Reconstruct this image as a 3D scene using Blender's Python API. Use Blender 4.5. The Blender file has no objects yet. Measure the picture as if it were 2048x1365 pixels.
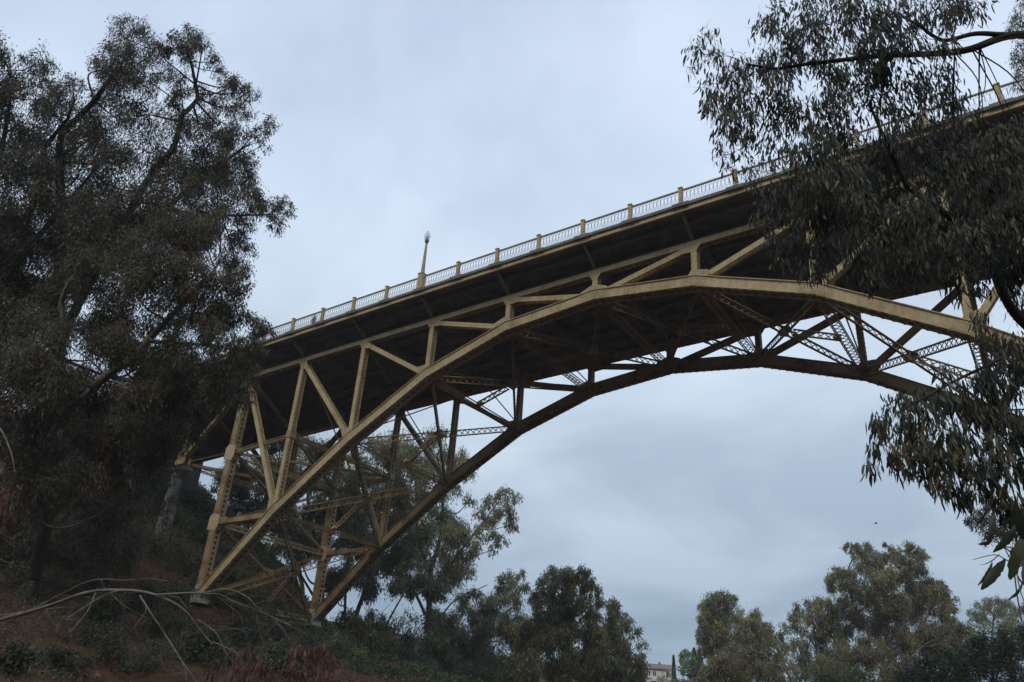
import bpy, math
import numpy as np
from mathutils import Matrix
sc = bpy.context.scene
C = sc.collection
rng = np.random.default_rng(11)

# ---------------------------------------------------------------- camera
RC = np.array([[0.8342601323, 0.5474719378, 0.0654561605],
               [-0.1954153729, 0.4045942542, -0.8933735168],
               [-0.5155801234, 0.7325147683, 0.4445213724]])      # rows: right, down, forward
CAM = np.array([22.2815, -41.0645, -28.3963])
FPX = 1596.62
cam = bpy.data.cameras.new('camera')
cam.sensor_width = 36
cam.lens = FPX / 2048 * 36
cam.clip_start = 0.1
cam.clip_end = 5000
co = bpy.data.objects.new('camera', cam)
C.objects.link(co)
m = np.eye(4)
m[:3, 0] = RC[0]; m[:3, 1] = -RC[1]; m[:3, 2] = -RC[2]; m[:3, 3] = CAM
co.matrix_world = Matrix(m.tolist())
sc.camera = co

def at(px, py, d):
    """point seen at a photo pixel, d metres along the view axis"""
    return CAM + d * (RC[2] + RC[0] * (px - 1024) / FPX + RC[1] * (py - 682.5) / FPX)

# ---------------------------------------------------------------- light
SUN_EL, SUN_AZ = 38, 158       # behind the camera
world = bpy.data.worlds.new('World')
sc.world = world
world.use_nodes = True
nt = world.node_tree
for n in list(nt.nodes): nt.nodes.remove(n)
def nd(t, typ, **kw):
    n = t.nodes.new(typ)
    for k, v in kw.items(): setattr(n, k, v)
    return n
L = nt.links.new
out = nd(nt, 'ShaderNodeOutputWorld'); bg = nd(nt, 'ShaderNodeBackground')
sky = nd(nt, 'ShaderNodeTexSky', sky_type='NISHITA', sun_disc=False)
sky.sun_elevation = math.radians(SUN_EL); sky.sun_rotation = math.radians(SUN_AZ)
tc = nd(nt, 'ShaderNodeTexCoord'); sep = nd(nt, 'ShaderNodeSeparateXYZ')
L(tc.outputs['Generated'], sep.inputs[0])
ramp = nd(nt, 'ShaderNodeValToRGB')
L(sep.outputs['Z'], ramp.inputs[0])
cr = ramp.color_ramp
cr.elements[0].position = 0.0; cr.elements[0].color = (.29, .39, .51, 1)
cr.elements[1].position = 1.0; cr.elements[1].color = (.60, .69, .88, 1)
for p_, c_ in ((.10, (.315, .425, .55, 1)), (.24, (.50, .61, .75, 1)), (.38, (.60, .72, .87, 1)), (.6, (.63, .745, .94, 1)), (.8, (.62, .73, .93, 1))):
    e = cr.elements.new(p_); e.color = c_
# cloud sheet: the view direction meets a flat layer overhead
mx = nd(nt, 'ShaderNodeMath', operation='ADD'); mx.inputs[1].default_value = .22
L(sep.outputs['Z'], mx.inputs[0])
dx = nd(nt, 'ShaderNodeMath', operation='DIVIDE'); dy = nd(nt, 'ShaderNodeMath', operation='DIVIDE')
L(sep.outputs['X'], dx.inputs[0]); L(mx.outputs[0], dx.inputs[1])
L(sep.outputs['Y'], dy.inputs[0]); L(mx.outputs[0], dy.inputs[1])
cb = nd(nt, 'ShaderNodeCombineXYZ'); L(dx.outputs[0], cb.inputs[0]); L(dy.outputs[0], cb.inputs[1])
cb.inputs[2].default_value = 6.6
nz = nd(nt, 'ShaderNodeTexNoise'); nz.inputs['Scale'].default_value = 1.5
nz.inputs['Detail'].default_value = 5; nz.inputs['Roughness'].default_value = .50
nz.inputs['Distortion'].default_value = .35
L(cb.outputs[0], nz.inputs['Vector'])
cl = nd(nt, 'ShaderNodeValToRGB'); L(nz.outputs['Fac'], cl.inputs[0])
cl.color_ramp.elements[0].position = .36; cl.color_ramp.elements[0].color = (.81, .825, .845, 1)
cl.color_ramp.elements[1].position = .60; cl.color_ramp.elements[1].color = (1.13, 1.115, 1.075, 1)
mu = nd(nt, 'ShaderNodeMix', data_type='RGBA', blend_type='MULTIPLY'); mu.inputs[0].default_value = 1
L(ramp.outputs[0], mu.inputs[6]); L(cl.outputs[0], mu.inputs[7])
sc10 = nd(nt, 'ShaderNodeVectorMath', operation='SCALE'); sc10.inputs['Scale'].default_value = 10.3
L(mu.outputs[2], sc10.inputs[0])
mi = nd(nt, 'ShaderNodeMix', data_type='RGBA'); mi.inputs[0].default_value = .95
L(sky.outputs[0], mi.inputs[6]); L(sc10.outputs[0], mi.inputs[7])
L(mi.outputs[2], bg.inputs[0]); bg.inputs[1].default_value = .1
L(bg.outputs[0], out.inputs[0])
sd = bpy.data.lights.new('sun', 'SUN'); sd.energy = .9; sd.angle = math.radians(14); sd.color = (1, .93, .82)
so = bpy.data.objects.new('sun', sd); C.objects.link(so)
# direction towards the sun (compass style rotation like the sky's)
sv = np.array([math.sin(math.radians(SUN_AZ)) * math.cos(math.radians(SUN_EL)),
               math.cos(math.radians(SUN_AZ)) * math.cos(math.radians(SUN_EL)), math.sin(math.radians(SUN_EL))])
from mathutils import Vector
so.rotation_euler = Vector(sv.tolist()).to_track_quat('Z', 'Y').to_euler()
sc.view_settings.view_transform = 'Standard'
sc.view_settings.look = 'None'
sc.view_settings.gamma = 1
sc.view_settings.exposure = 0

# ---------------------------------------------------------------- materials
def mat(name, col, rough=.7, var=.25, scale=1.0, col2=None, spec=.3, bump=0, island=False, transl=0, metal=0, fine=0, streak=None):
    ma = bpy.data.materials.new(name); ma.use_nodes = True
    t = ma.node_tree; b = t.nodes['Principled BSDF']
    b.inputs['Roughness'].default_value = rough
    b.inputs['Specular IOR Level'].default_value = spec
    b.inputs['Metallic'].default_value = metal
    g = nd(t, 'ShaderNodeNewGeometry'); no = nd(t, 'ShaderNodeTexNoise')
    no.inputs['Scale'].default_value = scale; no.inputs['Detail'].default_value = 6
    no.inputs['Roughness'].default_value = .62
    t.links.new(g.outputs['Position'], no.inputs['Vector'])
    r = nd(t, 'ShaderNodeValToRGB')
    col2 = col2 or tuple(c * (1 - var) for c in col)
    hi = tuple(min(1, c * (1 + var)) for c in col)
    e = r.color_ramp.elements
    e[0].position = .33; e[0].color = (*col2, 1); e[1].position = .68; e[1].color = (*hi, 1)
    q = e.new(.5); q.color = (*col, 1)
    t.links.new(no.outputs['Fac'], r.inputs[0])
    last = r.outputs[0]
    if fine:
        n2 = nd(t, 'ShaderNodeTexNoise'); n2.inputs['Scale'].default_value = scale * 9; n2.inputs['Detail'].default_value = 4
        t.links.new(g.outputs['Position'], n2.inputs['Vector'])
        mr = nd(t, 'ShaderNodeMapRange'); mr.inputs[1].default_value = .3; mr.inputs[2].default_value = .7
        mr.inputs[3].default_value = 1 - fine; mr.inputs[4].default_value = 1 + fine
        t.links.new(n2.outputs['Fac'], mr.inputs[0])
        vm = nd(t, 'ShaderNodeVectorMath', operation='SCALE'); t.links.new(last, vm.inputs[0]); t.links.new(mr.outputs[0], vm.inputs['Scale'])
        last = vm.outputs[0]
    if streak:
        mp = nd(t, 'ShaderNodeMapping'); mp.inputs['Scale'].default_value = (5, 5, .7)
        t.links.new(g.outputs['Position'], mp.inputs['Vector'])
        n4 = nd(t, 'ShaderNodeTexNoise'); n4.inputs['Scale'].default_value = 1.1; n4.inputs['Detail'].default_value = 7; n4.inputs['Roughness'].default_value = .7
        t.links.new(mp.outputs[0], n4.inputs['Vector'])
        m4 = nd(t, 'ShaderNodeMapRange'); m4.inputs[1].default_value = .52; m4.inputs[2].default_value = .72; m4.inputs[3].default_value = 0; m4.inputs[4].default_value = .75
        t.links.new(n4.outputs['Fac'], m4.inputs[0])
        mm = nd(t, 'ShaderNodeMix', data_type='RGBA'); mm.inputs[7].default_value = (*streak, 1)
        t.links.new(m4.outputs[0], mm.inputs[0]); t.links.new(last, mm.inputs[6]); last = mm.outputs[2]
    if island:
        mr = nd(t, 'ShaderNodeMapRange'); mr.inputs[3].default_value = .5; mr.inputs[4].default_value = 1.6
        t.links.new(g.outputs['Random Per Island'], mr.inputs[0])
        vm = nd(t, 'ShaderNodeVectorMath', operation='SCALE'); t.links.new(last, vm.inputs[0]); t.links.new(mr.outputs[0], vm.inputs['Scale'])
        last = vm.outputs[0]
    t.links.new(last, b.inputs['Base Color'])
    if bump:
        bp = nd(t, 'ShaderNodeBump'); bp.inputs['Strength'].default_value = bump; bp.inputs['Distance'].default_value = .1
        n3 = nd(t, 'ShaderNodeTexNoise'); n3.inputs['Scale'].default_value = scale * 6; n3.inputs['Detail'].default_value = 8
        t.links.new(g.outputs['Position'], n3.inputs['Vector'])
        t.links.new(n3.outputs['Fac'], bp.inputs['Height']); t.links.new(bp.outputs[0], b.inputs['Normal'])
    if transl:
        tr = nd(t, 'ShaderNodeBsdfTranslucent'); ms = nd(t, 'ShaderNodeMixShader'); ms.inputs[0].default_value = transl
        t.links.new(last, tr.inputs[0]); t.links.new(b.outputs[0], ms.inputs[1]); t.links.new(tr.outputs[0], ms.inputs[2])
        t.links.new(ms.outputs[0], t.nodes['Material Output'].inputs['Surface'])
    return ma

M = dict(
    steel=mat('ochre bridge paint', (.445, .34, .18), .55, .12, .5, (.35, .235, .105), bump=.05, fine=.12, streak=(.17, .10, .05)),
    steel_shaded=mat('shaded ochre paint with rust', (.29, .205, .10), .6, .18, .8, (.15, .08, .04), fine=.15, streak=(.10, .055, .03)),  # shade on far rib and bracing put into a darker ochre; rust streaks too
    rivet=mat('grimy shaded rivet heads', (.20, .14, .075), .7, .2, 1),  # grime, plus shading of the heads put into a darker colour
    rail=mat('railing paint', (.30, .25, .165), .55, .12, 1.5),
    concrete=mat('grey concrete', (.15, .15, .135), .9, .25, .8, (.11, .11, .095), bump=.2, fine=.2, streak=(.07, .07, .06)),
    deck=mat('stained deck underside', (.19, .18, .175), .95, .3, .7, fine=.2),
    girder=mat('dark girder paint', (.19, .165, .14), .8, .2, .8),
    shoe=mat('pale bearing paint', (.34, .35, .28), .7, .1, 2),
    asphalt=mat('asphalt', (.05, .05, .05), .95, .2, 2),
    soil=mat('red brown soil', (.070, .034, .018), .95, .35, .35, (.022, .018, .010), bump=.8, fine=.45),
    bark=mat('grey brown bark', (.17, .145, .125), .85, .4, 1.5, (.06, .045, .035), bump=.5, fine=.25),
    barkd=mat('dark bark', (.05, .042, .036), .9, .4, 1.5, bump=.5),
    barkp=mat('pale smooth bark', (.27, .235, .195), .75, .3, 1.2, (.16, .12, .09), bump=.3, fine=.2),
    lgreen=mat('grey green leaves', (.094, .090, .054), .5, .3, .35, spec=.35, island=True, transl=.25),
    lolive=mat('olive leaves', (.115, .104, .048), .55, .3, .35, spec=.3, island=True, transl=.28),
    lrust=mat('rusty dry leaves', (.120, .082, .056), .65, .3, .6, spec=.2, island=True, transl=.2),
    ldark=mat('dark blue green leaves', (.046, .058, .038), .45, .3, .5, spec=.4, island=True, transl=.22),
    lbright=mat('fresh green leaves', (.055, .105, .030), .5, .3, .5, spec=.35, island=True, transl=.15),
    ldry=mat('orange dry leaves', (.20, .10, .03), .65, .3, .6, spec=.2, island=True, transl=.15),
    bgreen=mat('hazy grey green leaves', (.21, .22, .125), .6, .3, .2, spec=.25, island=True, transl=.3),  # leaves beyond the bridge: distance haze put into these paler colours
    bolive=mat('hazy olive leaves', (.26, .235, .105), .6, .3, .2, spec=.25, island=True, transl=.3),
    brust=mat('hazy rusty leaves', (.195, .155, .11), .65, .3, .3, spec=.2, island=True, transl=.3),
    bdark=mat('hazy muted green leaves', (.125, .155, .10), .6, .3, .3, spec=.3, island=True, transl=.25),
    bbright=mat('hazy bright green garden leaves', (.12, .20, .07), .6, .3, .3, spec=.3, island=True, transl=.3),
    twig=mat('weathered grey twig', (.20, .175, .155), .85, .35, 4, (.10, .08, .065), bump=.3),
    lred=mat('red brown dead leaves', (.15, .075, .055), .6, .35, 2, spec=.25, island=True, transl=.15),
    wall=mat('cream stucco', (.68, .66, .61), .9, .08, .4),
    tile=mat('terracotta roof tile', (.22, .15, .12), .85, .25, 1.2, fine=.25),
    pane=mat('dark window glass', (.03, .035, .04), .15, .1, 1, spec=.5),
    frame=mat('dark brown window frame', (.06, .045, .035), .7, .1, 1),
    wood=mat('dark stained timber', (.05, .035, .028), .8, .2, 2),
    bird=mat('black feathers', (.02, .02, .022), .7, .2, 8),
    lampcap=mat('rusty lamp collar', (.16, .09, .07), .6, .2, 6),
)
gm = bpy.data.materials.new('clear lamp glass'); gm.use_nodes = True
t = gm.node_tree; b = t.nodes['Principled BSDF']
b.inputs['Base Color'].default_value = (.8, .8, .84, 1); b.inputs['Roughness'].default_value = .15
b.inputs['Alpha'].default_value = .5
M['glass'] = gm

# ---------------------------------------------------------------- mesh helpers
class Acc:
    def __init__(s): s.V = []; s.F = []; s.M = []; s.n = 0
    def add(s, V, F, mi=0):
        V = np.asarray(V, float).reshape(-1, 3); F = np.asarray(F, int)
        if F.ndim == 1: F = F[None]
        s.V.append(V); s.F.append(F + s.n)
        s.M.append(np.broadcast_to(np.asarray(mi, int), (len(F),))); s.n += len(V)
    def hexa(s, P):          # 4 bottom + 4 top corners
        s.add(P, [[3, 2, 1, 0], [4, 5, 6, 7], [0, 1, 5, 4], [1, 2, 6, 5], [2, 3, 7, 6], [3, 0, 4, 7]])
    def box(s, lo, hi):
        x0, y0, z0 = lo; x1, y1, z1 = hi
        s.hexa([(x0, y0, z0), (x1, y0, z0), (x1, y1, z0), (x0, y1, z0), (x0, y0, z1), (x1, y0, z1), (x1, y1, z1), (x0, y1, z1)])
    def bar(s, p, q, w, h, up=(0, 0, 1), off=(0, 0)):
        """box from p to q; w across, h along 'up'; off shifts (across, up)"""
        p = np.asarray(p, float); q = np.asarray(q, float)
        a = q - p; n = np.linalg.norm(a)
        if n < 1e-6: return
        a = a / n; u = np.asarray(up, float); u = u - a * (u @ a)
        if np.linalg.norm(u) < 1e-4:
            u = np.array([1., 0, 0]); u = u - a * (u @ a)
        u /= np.linalg.norm(u); r = np.cross(a, u)
        o = r * off[0] + u * off[1]
        P = [e + o + r * i * w / 2 + u * j * h / 2 for e in (p, q) for i, j in ((-1, -1), (1, -1), (1, 1), (-1, 1))]
        s.hexa(P)
    def prism(s, poly, y0, y1):          # polygon in xz extruded along y
        n = len(poly); V = [(x, y0, z) for x, z in poly] + [(x, y1, z) for x, z in poly]
        s.add(V, [list(range(n))]); s.n -= 2 * n; s.V.pop()
        s.V.append(np.array(V, float)); s.n += 2 * n
        b0 = s.n - 2 * n
        s.F.append(np.array([[b0 + n + i for i in range(n)][::-1]])); s.M.append(np.zeros(1, int))
        s.F.append(np.array([[b0 + i, b0 + n + i, b0 + n + (i + 1) % n, b0 + (i + 1) % n] for i in range(n)])); s.M.append(np.zeros(n, int))
    def tube(s, P, R, n=6, mi=0):
        P = np.asarray(P, float); R = np.broadcast_to(np.asarray(R, float), (len(P),))
        T = np.gradient(P, axis=0); T /= np.linalg.norm(T, axis=1)[:, None] + 1e-9
        ref = np.array([.31, .17, .93]) if abs(T[0] @ np.array([.31, .17, .93])) < .85 else np.array([.9, .3, .1])
        A = np.cross(T, ref); A /= np.linalg.norm(A, axis=1)[:, None] + 1e-9
        B = np.cross(T, A)
        th = np.arange(n) * 2 * np.pi / n
        V = P[:, None] + R[:, None, None] * (np.cos(th)[None, :, None] * A[:, None] + np.sin(th)[None, :, None] * B[:, None])
        i = np.arange(len(P) - 1)[:, None] * n; j = np.arange(n)[None]; k = (j + 1) % n
        F = np.stack([i + j, i + k, i + n + k, i + n + j], -1).reshape(-1, 4)
        s.add(V.reshape(-1, 3), F, mi)
    def lathe(s, base, prof, n=12):      # prof: (radius, z)
        th = np.arange(n) * 2 * np.pi / n
        V = np.array([[base[0] + r * math.cos(a), base[1] + r * math.sin(a), base[2] + z] for r, z in prof for a in th])
        F = [[i * n + j, i * n + (j + 1) % n, (i + 1) * n + (j + 1) % n, (i + 1) * n + j] for i in range(len(prof) - 1) for j in range(n)]
        s.add(V, F)

ORI = {}
def build(name, acc, ms, parent=None, smooth=False):
    if not isinstance(ms, (list, tuple)): ms = [ms]
    V = np.concatenate(acc.V)
    o0 = ORI.get(parent.name, np.zeros(3)) if parent else np.zeros(3)
    V = V - o0
    loops = np.concatenate([f.ravel() for f in acc.F])
    tot = np.concatenate([np.full(len(f), f.shape[1]) for f in acc.F])
    st = np.concatenate([[0], np.cumsum(tot)[:-1]])
    me = bpy.data.meshes.new(name)
    me.vertices.add(len(V)); me.vertices.foreach_set('co', V.ravel().astype(np.float32))
    me.loops.add(len(loops)); me.loops.foreach_set('vertex_index', loops.astype(np.int32))
    me.polygons.add(len(tot)); me.polygons.foreach_set('loop_start', st.astype(np.int32))
    me.polygons.foreach_set('loop_total', tot.astype(np.int32))
    me.polygons.foreach_set('material_index', np.concatenate(acc.M).astype(np.int32))
    me.polygons.foreach_set('use_smooth', np.full(len(tot), smooth))
    for x in ms: me.materials.append(x)
    me.update(calc_edges=True)
    o = bpy.data.objects.new(name, me); C.objects.link(o)
    if parent: o.parent = parent; ORI[o.name] = o0
    return o
def tag(o, label=None, cat=None, group=None, kind=None):
    for k, v in (('label', label), ('category', cat), ('group', group), ('kind', kind)):
        if v: o[k] = v
    return o
def thing(name, loc, label, cat, group=None):
    o = bpy.data.objects.new(name, None); C.objects.link(o); o.location = loc; o.empty_display_size = .3
    ORI[o.name] = np.array(loc, float)
    return tag(o, label, cat, group)

# ---------------------------------------------------------------- ground
XP = [-2000, -300, -140, -80, -66, -60, -56, -49, -43, -35, -28, -20, -10, 0, 10, 22, 28, 35, 42, 50, 62, 80, 300, 2000]
ZP = [8, 5, 2, 0, -2, -5, -8.0, -11.8, -14.8, -21.0, -23.6, -25.4, -26.9, -28.3, -29.4, -30, -27, -21.6, -17, -10, -2.5, 0, 5, 8]
_wv = [(rng.uniform(-1, 1, 2), rng.uniform(0, 6.28), s_) for s_ in (2, 3.5, 6, 9, 14, 22) for _ in range(3)]
def ground(x, y):
    x = np.asarray(x, float); y = np.asarray(y, float)
    sh = np.clip(y - 15, 0, 90) * .95
    left = x < 5
    xe = np.where(left, np.minimum(x + sh, 5), np.maximum(x - sh * .5, 5))
    z = np.interp(xe, XP, ZP)
    z = z + 19 * np.clip((y - 130) / 110, 0, 1) ** 1.3 * np.clip((z + 31) / -1 + 30, 0, 1) * np.clip(1 - (z + 30) / 25, 0, 1)
    z = z + np.clip((-y - 52) * .75, 0, 36) * np.clip(1 - (z + 30) / 40, 0, 1)  # unseen hill behind the camera, raised to block low sky light
    for (k, ph, s_) in _wv:
        k = k / np.linalg.norm(k) * 2 * np.pi / s_
        z = z + .016 * s_ * np.sin(k[0] * x + k[1] * y + ph)
    return z
def axis(c, half, step):
    a = [0.]; s_ = step
    while a[-1] < 1900:
        if a[-1] > half: s_ *= 1.13
        a.append(a[-1] + s_)
    a = np.array(a); return np.concatenate([-a[:0:-1], a]) + c
gx, gy = axis(-22, 48, .8), axis(-5, 42, .8)
X, Y = np.meshgrid(gx, gy, indexing='ij')
a = Acc(); ny = len(gy)
i = np.arange(len(gx) - 1)[:, None] * ny; j = np.arange(ny - 1)[None]
a.add(np.stack([X, Y, ground(X, Y)], -1), np.stack([i + j, i + ny + j, i + ny + j + 1, i + j + 1], -1).reshape(-1, 4))
tag(build('ground', a, M['soil'], smooth=True), kind='structure', label='red brown soil of the canyon slopes and floor')

# thin volume added to lift the dark tones as lens flare would
hz = bpy.data.materials.new('air'); hz.use_nodes = True; t = hz.node_tree
t.nodes.remove(t.nodes['Principled BSDF']); pv = nd(t, 'ShaderNodeVolumePrincipled')
pv.inputs['Color'].default_value = (.86, .90, .95, 1); pv.inputs['Density'].default_value = .00042
t.links.new(pv.outputs[0], t.nodes['Material Output'].inputs['Volume'])
a = Acc(); a.box((-2300, -2300, -45), (2300, 2300, 26)); tag(build('haze', a, hz), kind='stuff', label='thin added haze lifting the dark tones like lens flare')

# ---------------------------------------------------------------- bridge
P = 7.0; W = 12.33
def g(k): return 7 * (0.02524 * k - 0.00167 * k * k)
_z = [-2.8911, -1.9891, -1.2687, -0.6872, -0.3456, -0.2348]
def N(k, far=0): return np.array([k * P, W * far, 7 * (_z[5 - abs(k)] - 0.0051 * k)])
def T(k, far=0): return np.array([k * P, W * far, g(k)])
br = thing('arch_bridge', (-35, 6, -20.5), 'ochre painted steel deck arch bridge with laced trusses high over the canyon', 'bridge')
S, S2 = M['steel'], M['steel_shaded']

def hull(pts):
    pts = sorted(set((round(float(x), 4), round(float(z), 4)) for x, z in pts))
    def half(ps):
        h = []
        for p in ps:
            while len(h) > 1 and (h[-1][0] - h[-2][0]) * (p[1] - h[-2][1]) - (h[-1][1] - h[-2][1]) * (p[0] - h[-2][0]) <= 0: h.pop()
            h.append(p)
        return h
    a_ = half(pts); b_ = half(pts[::-1]); return a_[:-1] + b_[:-1]
def inside(poly, x, z, m_=.05):
    for i in range(len(poly)):
        x0, z0 = poly[i]; x1, z1 = poly[(i + 1) % len(poly)]
        l_ = math.hypot(x1 - x0, z1 - z0) + 1e-9
        if ((x1 - x0) * (z - z0) - (z1 - z0) * (x - x0)) / l_ < m_: return False
    return True
def rivet(a, x, y, z, r=.024, s_=-1):
    a.add([(x - r, y, z - r), (x + r, y, z - r), (x + r, y, z + r), (x - r, y, z + r),
           (x - r * .5, y + s_ * .018, z - r * .5), (x + r * .5, y + s_ * .018, z - r * .5), (x + r * .5, y + s_ * .018, z + r * .5), (x - r * .5, y + s_ * .018, z + r * .5)],
          [[4, 5, 6, 7], [0, 1, 5, 4], [1, 2, 6, 5], [2, 3, 7, 6], [3, 0, 4, 7]], 1)

def lace(a, p, q, o1, o2, nrm, pitch, w=.055, t_=.018, cross=True):
    """diagonal lacing between the lines p+o1..q+o1 and p+o2..q+o2"""
    p = np.asarray(p, float); q = np.asarray(q, float); Ln = np.linalg.norm(q - p); n = max(1, int(round(Ln / pitch)))
    d = (q - p) / n
    for i in range(n):
        A = p + d * i; B = p + d * (i + 1)
        e = nrm * .012
        if cross or i % 2 == 0: a.bar(A + o1 + e, B + o2 + e, w, t_, nrm)
        if cross or i % 2: a.bar(A + o2 - e, B + o1 - e, w, t_, nrm)

def web_member(p, q, w, d, batten=False):
    """truss post or diagonal: solid front and back channels, laced sides"""
    a = Acc(); p = np.asarray(p, float); q = np.asarray(q, float)
    ax = (q - p) / np.linalg.norm(q - p); yv = np.array([0, 1., 0]); sv_ = np.cross(ax, yv); sv_ /= np.linalg.norm(sv_)
    for s_ in (-1, 1):
        o = yv * s_ * d / 2
        a.bar(p + o, q + o, w, .022, yv)
        for r_ in (-1, 1):
            e = sv_ * r_ * (w / 2 + .011) + yv * s_ * (d / 2 - .05)
            a.bar(p + e, q + e, .022, .122, yv)
    for r_ in (-1, 1):
        e = sv_ * r_ * (w / 2 + .030)
        Ln = np.linalg.norm(q - p)
        if batten:
            n = int(Ln / .42)
            for i in range(n):
                c_ = p + ax * (Ln * (i + .5) / n)
                a.bar(c_ - ax * .1 + e, c_ + ax * .1 + e, .018, d - .07, yv)
            for s_ in (-1, 1):
                a.bar(p + e + yv * s_ * (d / 2 - .17), q + e + yv * s_ * (d / 2 - .17), .014, .12, yv)
        else:
            lace(a, p + e, q + e, yv * (d / 2 - .06), -yv * (d / 2 - .06), sv_, .34, .05)
    return a

def ladder(p, q, w, h, pitch=.45, ang=.075, up=(0, 0, 1)):
    """four-angle lattice strut"""
    a = Acc(); p = np.asarray(p, float); q = np.asarray(q, float)
    ax = (q - p) / np.linalg.norm(q - p); u = np.asarray(up, float); u = u - ax * (u @ ax); u /= np.linalg.norm(u); r = np.cross(ax, u)
    for i in (-1, 1):
        for j in (-1, 1):
            o = r * i * w / 2 + u * j * h / 2
            a.bar(p + o, q + o, ang, .016, u)
            a.bar(p + o - u * j * .04, q + o - u * j * .04, .016, ang, u)
    lace(a, p - u * (h / 2 + .012), q - u * (h / 2 + .012), r * w / 2, -r * w / 2, u, pitch * 1.15, .06)
    if h > .35: lace(a, p + r * (w / 2), q + r * (w / 2), u * h / 2, -u * h / 2, r, pitch, .045, cross=False)
    return a

KS = list(range(-5, 6))
def diag_of(k):         # diagonals run down towards the springings
    return None
DIAG = [(k, k + 1) for k in range(-5, 0)] + [(k, k - 1) for k in range(1, 6)]   # (top index, bottom index)
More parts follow.
